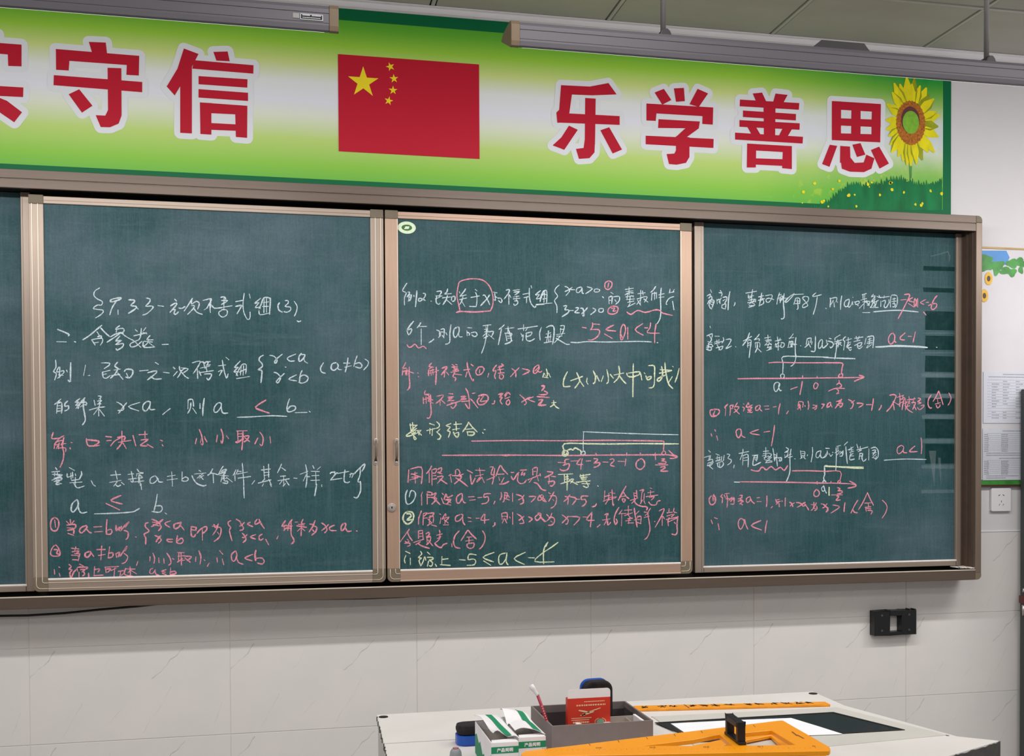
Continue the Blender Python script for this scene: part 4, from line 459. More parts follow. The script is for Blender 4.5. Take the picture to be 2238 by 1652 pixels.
# ceiling: plaster above, lay-in boards hanging between T bars
ceil = struct(part('ceiling', MB().box(XL, XR, YB, .12, ZC+.012, ZC+.1), 'gap'))
gx = [1.095+.6*k for k in range(-8, 5)]; gy = [0]+[-.365-.6*k for k in range(0, 13)]
board_mesh = {}
for i in range(len(gx)-1):
    if gx[i] < XL-.4: continue
    for j in range(len(gy)-1):
        if gy[j+1] < YB: continue
        h = gy[j]-gy[j+1]
        if h not in board_mesh:
            mb = MB().box(.011, .589, -h+.011, -.011, .0, .010)
            o = part('ceiling_board', mb, 'ceil', None, bevel=.002); board_mesh[h] = o.data
        else:
            o = bpy.data.objects.new('ceiling_board', board_mesh[h]); COL.objects.link(o)
        o.parent = ceil; o.location = (gx[i], gy[j], ZC-.001)
for x in gx:
    if x > XL: part('ceiling_bar', MB().box(x-.006, x+.006, YB, 0, ZC-.004, ZC+.012), 'tbar', ceil, bevel=.001)
for y in gy[1:]:
    if y > YB: part('ceiling_bar', MB().box(XL, XR, y-.006, y+.006, ZC-.004, ZC+.012), 'tbar', ceil, bevel=.001)
struct(part('trim_1', MB().box(XL, XR, -.018, 0, ZC-.006, ZC-.0025).box(XL, XR, -.003, 0, ZC-.022, ZC-.006), 'white'))

# ================================================================== BLACKBOARD (outer frame and the two fixed boards)
bb = root('blackboard', 'wide wall blackboard with bronze aluminium frame and two fixed green boards behind the sliding ones', 'blackboard', (.3225, 0, 1.066))
FX0, FX1, FZ0, FZ1 = -1.813, 2.458, 1.066, 2.372
part('back_plate', MB().box(FX0+.01, FX1-.01, -.016, -.002, FZ0+.02, FZ1-.01), 'gap', bb)
part('top_rail', MB().box(FX0+.024, FX1-.024, -.120, -.0, 2.3455, FZ1).box(FX0+.024, FX1-.024, -.1195, -.108, 2.317, 2.3435)
     .box(FX0+.024, FX1-.024, -.117, 0, 2.3425, 2.3465), 'rail', bb, bevel=.0012)
part('top_track', MB().box(FX0+.02, FX1-.02, -.107, -.016, 2.325, 2.342), 'gap', bb)
part('bottom_rail', MB().box(FX0+.024, FX1-.024, -.120, -.108, 1.066, 1.1005).box(FX0+.024, FX1-.024, -.108, 0, 1.066, 1.072), 'rail', bb, bevel=.0018)
part('rail_lip', MB().box(FX0+.024, FX1-.024, -.1215, -.108, 1.1000, 1.1030), 'ridge', bb, bevel=.001)  # pale strip: highlight along the rail's top edge put into its colour
part('bottom_track', MB().box(FX0+.02, FX1-.02, -.108, -.016, 1.0725, 1.078), 'gap', bb)
for s in (0, 1):
    a = FX1-.024 if s else FX0; b = FX1 if s else FX0+.024
    part('side_rail', MB().box(a, b, -.120, 0, FZ0+.024, FZ1-.024), 'jamb', bb, bevel=.0018)
    xi = a if s else b; d = -1 if s else 1
    part('side_track', MB().box(*sorted((xi, xi+d*.005)), -.104, -.020, 1.108, 2.34).box(*sorted((xi, xi+d*.010)), -.080, -.074, 1.108, 2.34)
         .box(*sorted((xi, xi+d*.010)), -.052, -.047, 1.108, 2.34), 'inner', bb)
    for zt in (0, 1):
        z0 = FZ1-.024 if zt else FZ0; z1 = FZ1 if zt else FZ0+.024
        cs = ['0']*4; cs[{(0, 0): 0, (1, 0): 1, (1, 1): 2, (0, 1): 3}[(s, zt)]] = '1'
        part('corner_piece', MB().prism(rrect(a, b, z0, z1, .017, 5, ''.join(cs)), -.1208, 0), 'corner', bb, bevel=.0012, label='dark brown moulded corner')
# chalk dust caught in the lower right corner of the track
mb = MB()
for k in range(60):
    x = FX1-.024-random.random()**2*.05; r = random.uniform(.0008, .003)
    mb.box(x-r, x+r, -.118+random.random()*.08-r, -.118+random.random()*.08+r, 1.1065, 1.1065+r*1.5)
o = part('chalk_dust', mb, 'dust', bb); o['kind'] = 'stuff'

CN = {'W': 'white chalk writing', 'P': 'pink chalk writing', 'G': 'pale yellow chalk writing'}
def write_chalk(pid, surf_parent, Y):
    for (p, li, col), txt in sorted(CHALK.items()):
        if p != pid: continue
        mb = MB()
        for st in txt.split('/'):
            pts = []; cx = cz = 0
            for t in st.split():
                a, b = t.split(','); cx += int(a); cz += int(b); pts.append((cx/1000, cz/1000))
            pts = smooth_line(pts, 3)
            w = {'W': .0037, 'P': .0042, 'G': .0045}[col]*random.uniform(.82, 1.15)
            ribbon(mb, pts, w, Y-{'W': .0002, 'P': .0005, 'G': .0008}[col]-(len(mb.v) % 53)*.000004)
        o = part('chalk_writing', mb, col, surf_parent, label=CN[col]); o['kind'] = 'stuff'

def fixed_board(x0, x1, pid, mat):
    z0, z1 = 1.111, 2.322
    s = part('writing_surface', MB().box(x0+.03, x1-.022, -.036, -.022, z0+.018, z1), mat, bb)
    part('bottom_rail', MB().box(x0+.03, x1-.022, -.046, -.02, z0, z0+.017), 'alu', s, bevel=.0012)
    part('rail_lip', MB().box(x0+.03, x1-.022, -.0465, -.0365, z0+.0172, z0+.0225), 'ledge', s, bevel=.001)  # bright top edge of the lip put into the pale colour
    part('stile', MB().box(x0, x0+.034, -.046, -.02, z0, z1).box(x0+.024, x0+.027, -.0475, -.045, z0, z1), 'alu_v', s, bevel=.0012)
    part('stile', MB().box(x1-.026, x1, -.046, -.02, z0, z1).box(x1-.022, x1-.0195, -.0475, -.045, z0, z1), 'alu_v', s, bevel=.0012)
    return s
sL = fixed_board(-1.785, -.742, 0, 'board1')
sR = fixed_board(1.393, 2.430, 3, 'board3')
write_chalk(3, sR, -.0363)
# marks left by magnetic strips on the right board: clean patches between dusty bars
mbc, mbs = MB(), MB()
def patch(mb, x0, x1, y0, y1, Y=-.0361):
    a = at(x0, (y0+y1)/2, Y); b = at(x1, (y0+y1)/2, Y); t = at((x0+x1)/2, y0, Y).z; u = at((x0+x1)/2, y1, Y).z
    pts = [(a.x, Y, u), (b.x, Y, u), (b.x, Y, t), (a.x, Y, t)]
    mb.face([(p[0]+random.uniform(-.002, .002), Y, p[2]+random.uniform(-.001, .001)) for p in pts])
for y in (587, 634): patch(mbc, 2018, 2086, y-5, y+5)
for y0, y1 in ((680, 722), (734, 765), (778, 813), (826, 860), (870, 904), (916, 957), (970, 1013)): patch(mbc, 2022, 2087, y0, y1)
for y in (820, 865, 911, 964, 1020, 1074): patch(mbs, 2014, 2087, y-4, y+4, -.0363)
for y, x0 in ((728, 2018), (771, 2012)):
    a = at(x0, y, -.0363); b = at(2085, y, -.0363); ribbon(mbs, [(a.x, a.z), ((a.x+b.x)/2, (a.z+b.z)/2), (b.x, b.z)], .004, -.0364)
for x0, x1, y0, y1 in ((2030, 2046, 985, 1062), (2050, 2056, 1000, 1065)):
    a = at(x0, y0, -.0364); b = at(x1, y0, -.0364); c = at((x0+x1)/2+4, y1, -.0364)
    mbs.face([(a.x, -.0364, a.z), (c.x, -.0364, c.z), (b.x, -.0364, b.z)])
p = [at(*q, -.0364) for q in ((2035, 560), (2050, 556), (2072, 550), (2076, 560), (2074, 572))]
ribbon(mbs, [(v.x, v.z) for v in p], .005, -.0364)
o = part('clean_patches', mbc, 'clean', sR, label='darker wiped green patches'); o['kind'] = 'stuff'
o = part('dusty_bars', mbs, 'smear', sR, label='pale dusty bars'); o['kind'] = 'stuff'

# ================================================================== THE TWO SLIDING BOARDS
def sliding(x0, x1, pid, label, mat, ridges, lock, handle_right, tone):
    z0, z1, Y0 = 1.1150, 2.3045, -.100
    r = root('sliding_blackboard', label, 'blackboard', ((x0+x1)/2, -.08, z0), 'sliding boards hung side by side in the middle of the frame')
    w = .0415; bz = z0+.0380; tz = z1-.0255
    s = part('writing_surface', MB().box(x0+w-.001, x1-w+.001, -.094, -.080, bz-.001, tz+.001), mat, r)
    zb, zt = z0+.042, z1-.027
    for k in (0, 1):
        a = x0 if k == 0 else x1-w
        d = 1 if k == 0 else -1; e = x0 if k == 0 else x1
        mb = MB().box(a, a+w, Y0, -.068, zb, zt)
        st = part('stile', mb, tone, r, bevel=.0016)
        mb = MB()
        if ridges:
            for off in (.009, .026):
                c = e+d*off; mb.box(c-.0012, c+.0012, Y0-.0016, Y0+.001, zb, zt)
            part('ridge', mb, 'ridge', st)
        else:
            c = e+d*(w-.002); part('ridge', MB().box(c-.0012, c+.0012, Y0-.0008, Y0+.001, zb, zt), 'ridge', st)
        # moulded corners
        part('corner_piece', MB().box(a, a+w, Y0-.001, -.068, zt, z1), 'corner', r, bevel=.002, label='dark brown moulded corner')
        cs = '1000' if k == 0 else '0100'
        cp = part('corner_piece', MB().prism(rrect(a, a+w, z0, zb, .016, 6, cs), Y0-.0012, -.068), 'corner', r, bevel=.0012, label='dark brown moulded corner')
        mb = MB()
        for off, rad in ((.009, .013), (.026, .006)):
            c = e+d*off; cz = z0+off; pts = [(c, Y0-.002, zb)]
            for i in range(7):
                t = .5*PI*i/6; pts.append((c+d*rad*(1-math.cos(t)), Y0-.002, cz+rad*(1-math.sin(t))))
            pts.append((e+d*w, Y0-.002, cz)); mb.tube(pts, .0011, 6)
        part('ridge', mb, 'ridge', cp, smooth=True)
    br = part('bottom_rail', MB().box(x0+w, x1-w, Y0, -.068, z0, bz-.0035), tone if tone == 'alu_p' else 'alu' if ridges else 'alu_pink', r, bevel=.0014)
    if ridges: part('ridge', MB().box(x0+w, x1-w, Y0-.0014, Y0+.001, z0+.0255, z0+.0275).box(x0+w, x1-w, Y0-.0014, Y0+.001, z0+.0075, z0+.0095), 'ridge', br)
    else: part('ridge', MB().box(x0+w, x1-w, Y0-.0008, Y0+.001, z0+.003, z0+.005), 'ridge', br)
    part('chalk_ledge', MB().box(x0+w, x1-w, Y0-.0002, -.094, bz-.0035, bz+.0015), 'ledge', r, bevel=.001, label='ledge white with chalk dust and painted highlight')
    tr = part('top_rail', MB().box(x0+w, x1-w, Y0, -.068, tz, z1-.0035), 'alu' if ridges else 'alu_pink', r, bevel=.0014)
    part('groove', MB().box(x0+w, x1-w, Y0-.0004, Y0+.001, tz+.009, tz+.0102), 'rail', tr)
    write_chalk(pid, s, -.0943)
    # pull handle
    hx = x1-.0295 if handle_right else x0+.0315
    zt_, zb_ = at(822 if handle_right else 862, 958, Y0).z, at(822 if handle_right else 862, 1016, Y0).z
    h = part('handle', MB().prism(rrect(hx-.006, hx+.006, zb_, zt_, .0058, 5), Y0-.003, Y0), 'carton', r, bevel=.0008, label='recessed nickel pull handle')
    part('top_mount', MB().prism(rrect(hx-.0062, hx+.0062, zt_-.020, zt_, .006, 5), Y0-.011, Y0-.003), 'metal', h, bevel=.001)
    part('grip', MB().tube([(hx, Y0-.010, zt_-.008), (hx, Y0-.013, zt_-.03), (hx, Y0-.012, zb_+.03), (hx, Y0-.004, zb_+.016)], [.004, .0045, .0045, .003], 8), 'corner', h, smooth=True)
    part('slot', MB().prism(rrect(hx-.0045, hx+.0045, zb_+.003, zb_+.022, .0044, 5), Y0-.0036, Y0-.0028), 'gap', h)
    part('screw', MB().prism(circle((hx, zb_+.008), .0042, 14), Y0-.006, Y0-.003), 'metal', h, bevel=.0006)
    if lock:
        c = at(856, 1109, Y0)
        l = part('lock', MB().prism(circle((c.x, c.z), .0135, 24), Y0-.004, Y0), 'metal', r, bevel=.0012, label='round cylinder lock')
        part('cylinder', MB().prism(circle((c.x, c.z), .009, 20), Y0-.008, Y0-.004), 'metal', l, bevel=.001)
        part('keyhole', MB().box(c.x-.0008, c.x+.0008, Y0-.0086, Y0-.008, c.z-.004, c.z+.004).prism(circle((c.x, c.z), .0022, 10), Y0-.0086, Y0-.008), 'gap', l)
    return r, s
M['alu_pink'] = plain('rosy_champagne_aluminium', 'a88c7a', .42, .3, .05, 30, (.3, .3, 6))
M['alu_pv'] = plain('rosy_champagne_upright', 'aa8e7a', .42, .3, .05, 30, (6, .3, .3))
b1, s1 = sliding(-.7345, .3205, 1, 'left sliding green blackboard in ridged beige frame, headed with white chalk writing', 'board1', True, False, True, 'alu_v')
b2, s2 = sliding(.3255, 1.3625, 2, 'right sliding green blackboard in plain beige frame with oval sticker and lock', 'board2', False, True, False, 'alu_pv')
c = at(889, 497.5, -.0945)
st = part('sticker', MB().disc((c.x, c.z), .030, .0205, -.0948, 32), 'stickergreen', s2, label='oval green and white maker sticker')
def oval_ring(mb, c, a, b, a2, b2, Y, n=32):
    for k in range(n):
        t, u = 2*PI*k/n, 2*PI*(k+1)/n
        mb.face([(c.x+a*math.cos(t), Y, c.z+b*math.sin(t)), (c.x+a*math.cos(u), Y, c.z+b*math.sin(u)), (c.x+a2*math.cos(u), Y, c.z+b2*math.sin(u)), (c.x+a2*math.cos(t), Y, c.z+b2*math.sin(t))])
mb = MB(); oval_ring(mb, c, .029, .0195, .017, .0098, -.09515)
mb.face([(c.x-.009, -.09515, c.z-.005), (c.x+.006, -.09515, c.z-.004), (c.x+.009, -.09515, c.z+.004), (c.x-.004, -.09515, c.z+.004)])
o = part('sticker_print', mb, 'sticker', s2, label='pale ring and emblem of the sticker')

# cable sagging out from under the frame
pts = [at(x, y, -.035) for x, y in ((-120, 1345), (0, 1346), (60, 1345), (140, 1340), (220, 1332), (300, 1325), (360, 1318), (460, 1309))]
tag(part('cable', MB().tube(pts, .0036, 8), 'cable', None, smooth=True), 'thin black cable sagging below the left end of the blackboard frame', 'cable', None)
pts = [at(x, y, -.035) for x, y in ((600, 1310), (700, 1309.5), (800, 1308), (880, 1304.5), (960, 1298), (1010, 1292))]
tag(part('cable', MB().tube(pts, .003, 8), 'cable', None, smooth=True), 'thin black cable peeping out below the middle of the blackboard frame', 'cable', None)

# ================================================================== BANNER
bn = root('banner', 'long green and white printed banner with red characters above the blackboard', 'banner', (.1, 0, 2.36))
part('sheet', MB().box(-2.2, 2.403, -.012, -.002, 2.374, 2.966), 'banner', bn)
part('border', MB().box(-2.2, 2.403, -.0126, -.011, 2.929, 2.966).box(-2.2, 2.3705, -.0126, -.011, 2.374, 2.4135)
     .box(2.3705, 2.403, -.0126, -.011, 2.374, 2.929), 'dgreen', bn, label='dark green printed border')
YP = -.0135
A1 = (0, 0, 1.998); A2 = (1100, 0, 1.9666)
GLY = [
 (A1, [[(-60,150),(-10,150),(-10,235),(-60,235)], [(-10,187),(94,195),(94,290),(36,288),(34,238),(-10,234)], [(-60,372),(102,382),(101,424),(-60,416)], [(-20,420),(30,440),(96,490),(62,534),(-20,478)], [(-60,240),(-40,242),(-42,460),(-100,520),(-140,520)]]),
 (A1, [[(388,183),(462,186),(468,240),(404,236)], [(244,214),(608,244),(606,288),(303,266),(300,308),(245,305)], [(555,250),(608,244),(606,330),(552,327)], [(235,328),(621,358),(621,403),(234,372)],
       [(470,296),(530,298),(531,505),(472,500)], [(472,480),(531,480),(531,505),(518,540),(480,556),(440,555),(418,503),(460,505)], [(300,412),(346,390),(404,462),(358,492)]]),
 (A1, [[(803,212),(867,236),(838,292),(763,417),(728,378),(775,300)], [(787,290),(838,285),(838,583),(787,580)], [(932,227),(994,225),(1003,268),(945,265)], [(847,263),(1107,285),(1106,322),(840,300)],
       [(867,332),(1081,346),(1080,383),(867,368)], [(867,389),(1083,405),(1083,441),(867,426)], [(873,447),(1080,462),(1078,502),(874,492)], [(873,447),(923,450),(923,588),(875,585)], [(1026,458),(1080,462),(1079,602),(1030,598)], [(900,536),(1050,544),(1050,572),(900,566)]]),
 (A2, [[(248,366),(372,372),(452,357),(487,406),(380,410),(285,406)], [(248,366),(300,370),(283,490),(281,525),(232,528),(228,484),(240,472)], [(236,485),(500,499),(500,537),(234,527)], [(352,421),(397,424),(394,620),(350,614)],
       [(350,600),(394,600),(392,655),(370,680),(325,683),(312,640),(345,636)], [(282,540),(320,558),(262,644),(212,625),(250,590)], [(417,560),(455,547),(510,643),(470,660)]]),
 (A2, [[(650,398),(690,382),(722,430),(683,450)], [(733,380),(776,378),(780,435),(742,438)], [(835,382),(880,402),(840,460),(800,448)], [(615,445),(902,462),(900,502),(658,488),(655,520),(615,518)], [(857,470),(902,462),(900,536),(855,533)],
       [(667,512),(845,522),(840,552),(665,550)], [(795,540),(840,552),(785,592),(740,590)], [(612,583),(904,597),(903,636),(612,620)], [(742,585),(800,590),(800,675),(742,668)], [(745,640),(800,640),(800,675),(785,700),(745,708),(712,705),(702,662),(735,660)]]),
 (A2, [[(1072,402),(1112,398),(1134,445),(1090,445)], [(1170,402),(1222,408),(1200,448),(1158,445)], [(1017,428),(1272,443),(1270,472),(1016,457)], [(1030,475),(1258,490),(1257,518),(1030,503)], [(1015,516),(1274,530),(1273,558),(1015,545)], [(996,570),(1288,588),(1286,617),(996,600)],
       [(1118,440),(1170,442),(1168,592),(1120,590)], [(1048,545),(1085,545),(1112,590),(1074,590)], [(1200,552),(1240,556),(1216,596),(1180,592)], [(1048,617),(1240,628),(1240,656),(1048,645)], [(1048,617),(1087,619),(1085,720),(1046,720)], [(1202,626),(1240,628),(1240,727),(1198,723)], [(1070,680),(1215,685),(1215,714),(1070,707)]]),
 (A2, [[(1412,434),(1623,447),(1622,482),(1412,470)], [(1412,434),(1452,436),(1451,604),(1412,602)], [(1584,445),(1623,447),(1620,612),(1582,610)], [(1496,440),(1536,442),(1535,606),(1495,604)], [(1412,507),(1622,515),(1622,547),(1412,538)], [(1412,572),(1620,578),(1620,612),(1412,602)],
       [(1403,622),(1435,627),(1402,717),(1370,705)], [(1448,627),(1490,630),(1492,690),(1447,700)], [(1449,680),(1491,676),(1510,700),(1550,698),(1582,725),(1550,740),(1490,738),(1455,725)], [(1560,665),(1595,680),(1582,725),(1548,700)], [(1500,622),(1535,615),(1556,665),(1520,675)], [(1580,645),(1615,630),(1657,703),(1617,725)]]),
]
_lay = 0
def minkowski(mb, poly, r, Y0):
    """outline polygon grown by r with round corners, all but flat at y=Y0 (pieces a hair apart)"""
    global _lay
    Y = Y0
    mb.face([(p[0], Y, p[1]) for p in poly])
    n = len(poly)
    for i in range(n):
        _lay = (_lay+1) % 97; Y = Y0-_lay*.000006
        a, b = poly[i], poly[(i+1) % n]; dx, dz = b[0]-a[0], b[1]-a[1]; l = math.hypot(dx, dz)
        nx, nz = -dz/l*r, dx/l*r
        mb.face([(a[0]+nx, Y, a[1]+nz), (b[0]+nx, Y, b[1]+nz), (b[0]-nx, Y, b[1]-nz), (a[0]-nx, Y, a[1]-nz)])
        mb.face([(a[0]+r*math.cos(2*PI*k/14), Y-.000003, a[1]+r*math.sin(2*PI*k/14)) for k in range(14)])
for (x0, y0, s), polys in GLY:
    rm, wm = MB(), MB()
    for poly in polys:
        q = [at(x0+a/s, y0+b/s, YP) for a, b in poly]; q = [(v.x, v.z) for v in q]
        minkowski(wm, q, .0185, YP+.0008)
        _lay = (_lay+1) % 97; rm.face([(a, YP-.0002-_lay*.000008, b) for a, b in q])
    part('character_outline', wm, 'outline', bn, label='white outline around a red character')
    part('character', rm, 'letter', bn, label='bold red printed character')
# flag with its five stars
q = [at(*p, YP) for p in ((738, 117), (1047, 142), (1048, 348), (741, 330))]
fx0, fx1 = (q[0].x+q[3].x)/2, (q[1].x+q[2].x)/2; fz0, fz1 = (q[2].z+q[3].z)/2, (q[0].z+q[1].z)/2
fl = part('flag', MB().box(fx0, fx1, YP-.0006, YP, fz0, fz1), 'flagred', bn, label='red flag with five yellow stars')
def star(mb, cx, cz, R, ph, Y):
    pts = [(cx+(R if k % 2 == 0 else R*.382)*math.cos(ph+PI*k/5), cz+(R if k % 2 == 0 else R*.382)*math.sin(ph+PI*k/5)) for k in range(10)]
    for k in range(10): mb.face([(cx, Y, cz), (pts[k][0], Y, pts[k][1]), (pts[(k+1) % 10][0], Y, pts[(k+1) % 10][1])])
for (px, py), R, ph in (((794, 180), .0515, PI/2), ((853, 146), .0150, PI/2+.35), ((861, 172), .0150, PI/2+.1), ((859, 197.5), .0150, PI/2), ((849.5, 220.5), .0150, PI/2-.2)):
    c = at(px, py, YP); mb = MB(); star(mb, c.x, c.z, R, ph, YP-.0010); part('star', mb, 'star', fl)
# sunflower and grass at the right end
def cp(x, y, Y=YP): v = at(1880+x/4.72, 130+y/4.72, Y); return (v.x, max(v.z, 2.3745))
mb, mb2 = MB(), MB()
tips = [(480,178),(560,185),(410,250),(350,240),(535,250),(620,268),(685,290),(330,335),(715,365),(762,405),(275,455),(300,500),(820,575),(790,540),(265,620),(805,695),(268,720),(290,790),(805,800),(305,880),(765,960),(320,960),(640,1040),(520,1100),(440,1050),(580,1080),(700,960),(480,1090),(390,1000)]
for i, (tx, ty) in enumerate(tips):
    dx, dy = tx-520, ty-650; l = math.hypot(dx, dy)
    ang = math.atan2(dy/1.35, dx); bx, by = 520+115*math.cos(ang), 650+165*math.sin(ang)
    px, py = -dy/l, dx/l; w = 42 if i % 3 else 52
    mx, my = (bx*.45+tx*.55), (by*.45+ty*.55)
    poly = [(bx-px*w*.7, by-py*w*.7), (mx-px*w, my-py*w), (tx-px*9, ty-py*9), (tx+px*6, ty+py*6), (mx+px*w, my+py*w), (bx+px*w*.7, by+py*w*.7)]
    Y = YP-.0001-.00002*i
    (mb if i % 7 != 1 else mb2).face([(cp(a, b)[0], Y, cp(a, b)[1]) for a, b in poly])
    if i % 2: # shaded side of a petal
        mb2.face([(cp(a, b)[0], Y-.0000101-.0006, cp(a, b)[1]) for a, b in ((bx+px*w*.7, by+py*w*.7), (mx+px*w, my+py*w), (tx+px*6, ty+py*6), (mx+px*w*.62, my+py*w*.62))])
mb.face([(cp(520+125*math.cos(t), 650+190*math.sin(t))[0], YP-.00132, cp(520+125*math.cos(t), 650+190*math.sin(t))[1]) for t in [2*PI*k/28 for k in range(28)]])
sf = part('sunflower_print', mb, 'petal', bn, label='printed yellow sunflower')
part('petal_shade', mb2, 'petal2', sf)
def oval(cx, cy, rx, ry, Y, n=36, jag=0): return [(cp(cx+rx*(1+(jag if k % 2 else 0))*math.cos(2*PI*k/n), cy)[0], Y, cp(cx, cy+ry*(1+(jag if k % 2 else 0))*math.sin(2*PI*k/n))[1]) for k in range(n)]
part('seed_ring', MB().face(oval(520, 655, 146, 222, YP-.0015, 64, .05)), 'seed', sf)
part('seed_shadow', MB().face(oval(515, 625, 96, 140, YP-.0017)), 'maroon', sf)
part('seed_core', MB().face(oval(520, 650, 84, 118, YP-.0019)), 'seedgreen', sf)
part('stem_print', MB().face([(cp(*p)[0], YP, cp(*p)[1]) for p in ((505, 1090), (535, 1090), (530, 1225), (512, 1225))]), 'leaf', sf)
# jagged grass
for pas in range(2):
    top = []; x = -560
    while x < 842:
        base = 1262+28*math.sin(x*.012)+(45 if pas else 0)+max(0, (-40-x)*.52)+(25 if x < 60 else 0)
        top.append((x, base+random.uniform(0, 30))); top.append((x+9, base-random.uniform(10, 55))); x += random.uniform(16, 30)
    mb = MB()
    for k in range(len(top)-1):
        a, b = top[k], top[k+1]
        mb.face([(cp(*a)[0], YP-.0002*pas, cp(*a)[1]), (cp(*b)[0], YP-.0002*pas, cp(*b)[1]), (cp(b[0], 1540)[0], YP-.0002*pas, cp(b[0], 1556)[1]), (cp(a[0], 1540)[0], YP-.0002*pas, cp(a[0], 1556)[1])])
    part('grass_print', mb, 'grassprint', bn, label='printed dark green meadow')
mb = MB()
for k in range(26):
    a = random.uniform(-620, 850); b = random.uniform(1210, 1520); c = cp(a, b); r = random.uniform(.0025, .008)
    pts = [(c[0]+r*random.uniform(.6, 1.1)*math.cos(t), YP-.001, c[1]+r*random.uniform(.6, 1.1)*math.sin(t)) for t in [2*PI*j/8 for j in range(8)]]
    mb.face(pts)
o = part('flower_prints', mb, 'petal', bn, label='small yellow printed flowers'); o['kind'] = 'stuff'

# ================================================================== BOARD LAMPS
def lamp(x0, x1, label, rods, bumps, name_plate):
    z0, z1, Y0, Y1 = 2.437, 2.494, -1.2, -1.09
    r = root('board_lamp', label, 'lamp', ((x0+x1)/2, -1.15, z0), 'long grey lamps hung in front of the blackboard')
    cap = .020
    prof = [(Y0, z0), (Y0-.002, z0+.01), (Y0-.002, z1-.012), (Y0+.004, z1-.003), (Y0+.016, z1), (Y1-.02, z1), (Y1, z1-.008), (Y1, z0+.046), (Y0+.012, z0)]
    b = part('housing', MB().prism(prof, x0+cap, x1-cap, 'x'), 'lampgrey', r, bevel=.0008)
    part('ridge', MB().box(x0+cap, x1-cap, Y0-.0034, Y0-.0015, z0+.036, z0+.0375).box(x0+cap, x1-cap, Y0-.003, Y0-.0015, z0+.015, z0+.016), 'lampgrey', b)
    grow = [(Y0+(y-Y0)*1.03-.002, z0+(z-z0)*1.05-.0015) for y, z in prof]
    for a, c in ((x0, x0+cap), (x1-cap, x1)):
        part('end_cap', MB().prism(grow, a, c, 'x'), 'lampcap', r, bevel=.001, label='brown moulded end cap')
    for rx in rods:
        part('bracket', MB().prism([(rx-.0150, z1-.002), (rx-.0145, z1+.008), (rx-.011, z1+.017), (rx-.005, z1+.023), (rx+.005, z1+.023), (rx+.011, z1+.017), (rx+.0145, z1+.008), (rx+.0150, z1-.002)], -1.168, -1.128), 'dark', r, bevel=.003, label='dark rounded rod bracket')
        part('rod', MB().tube([(rx, -1.148, z1+.015), (rx, -1.148, ZC)], .0065, 12), 'rod', r, smooth=True)
    for a, c in bumps:
        part('driver_box', MB().prism([(a, z1-.004), (a+.028, z1+.021), (c-.022, z1+.021), (c, z1-.004)], -1.18, -1.12), 'dark', r, bevel=.0015, label='dark trapezoid driver box')
    if name_plate:
        a, c = at(658, 30, Y0-.002), at(704, 46, Y0-.002)
        n = part('name_plate', MB().box(a.x-.002, c.x+.002, Y0-.004, Y0-.002, c.z-.0005, a.z+.0005), 'outline', r, bevel=.0005, label='small black label with a pale rim')
        part('plate_face', MB().box(a.x, c.x, Y0-.0048, Y0-.0039, c.z+.0015, a.z-.0015), 'ink', n)
        mb = MB(); w = c.x-a.x
        for row, (t0, hh) in enumerate(((.62, .22), (.24, .14))):
            x = a.x+w*.06
            while x < c.x-w*.08:
                ww = w*random.uniform(.04, .07)
                zz = c.z+(a.z-c.z)*t0
                if not (row == 0 and a.x+w*.42 < x < a.x+w*.5): mb.box(x, x+ww, Y0-.0053, Y0-.0047, zz, zz+(a.z-c.z)*hh)
                x += ww*1.25
        part('plate_print', mb, 'outline', n)
        d = at(640, 28, Y0-.002); e = at(654, 40, Y0-.002)
        part('patch', MB().box(d.x, e.x, Y0-.0030, Y0-.0018, e.z, d.z), 'rod', r, label='small bare grey patch')
    # diffuser on the side turned to the board
    part('diffuser', MB().prism([(Y0+.022, z0+.0035), (Y1-.006, z0+.0425), (Y1-.006, z0+.0455), (Y0+.022, z0+.0065)], x0+.03, x1-.03, 'x'), 'lampglow', r, label='glowing diffuser on the side turned to the board')
m, nt, b_ = new_mat('lamp_diffuser_glow', .5); b_.inputs['Emission Color'].default_value = (1, .97, .92, 1); b_.inputs['Emission Strength'].default_value = 1.5; M['lampglow'] = m
lamp(-1.43, .1275, 'long grey hanging lamp at the left with a small black label near its end', (-1.05, -.25), ((-.72, -.56),), True)
lamp(.510, 2.09, 'long grey hanging lamp at the right, held by two visible rods', (.889, 1.752), ((1.253, 1.416),), False)
ZL = 2.437

# ================================================================== NOTICE BOARD, SOCKET, BRACKET, CABINET (right end of the wall)
nb = root('notice_board', 'white notice board printed with leaves and sunflowers, right of the blackboard', 'notice board', (2.95, 0, 1.4))
part('panel', MB().box(2.47, 3.35, -.010, -.001, 1.405, 2.281), 'noticewhite', nb)
part('top_trim', MB().box(2.47, 3.35, -.013, -.001, 2.279, 2.286), 'gold', nb, bevel=.001)
part('bottom_print', MB().box(2.47, 3.35, -.0105, -.009, 1.405, 1.424), 'leaf', nb, label='strip of printed green grass')
part('bottom_trim', MB().box(2.47, 3.35, -.016, -.001, 1.398, 1.405), 'darkwood', nb, bevel=.001)
def npt(x, y): v = at(2130+x/6.12, 530+y/6.12, -.0106); return (v.x, v.z)
def flat(mb, pts, Y): mb.face([(npt(*p)[0], Y, npt(*p)[1]) for p in pts])
mb = MB(); flat(mb, [(60,108),(425,108),(470,200),(420,300),(200,300),(60,300)], -.0104); part('sky_print', mb, 'sky', nb, label='patch of printed blue sky')
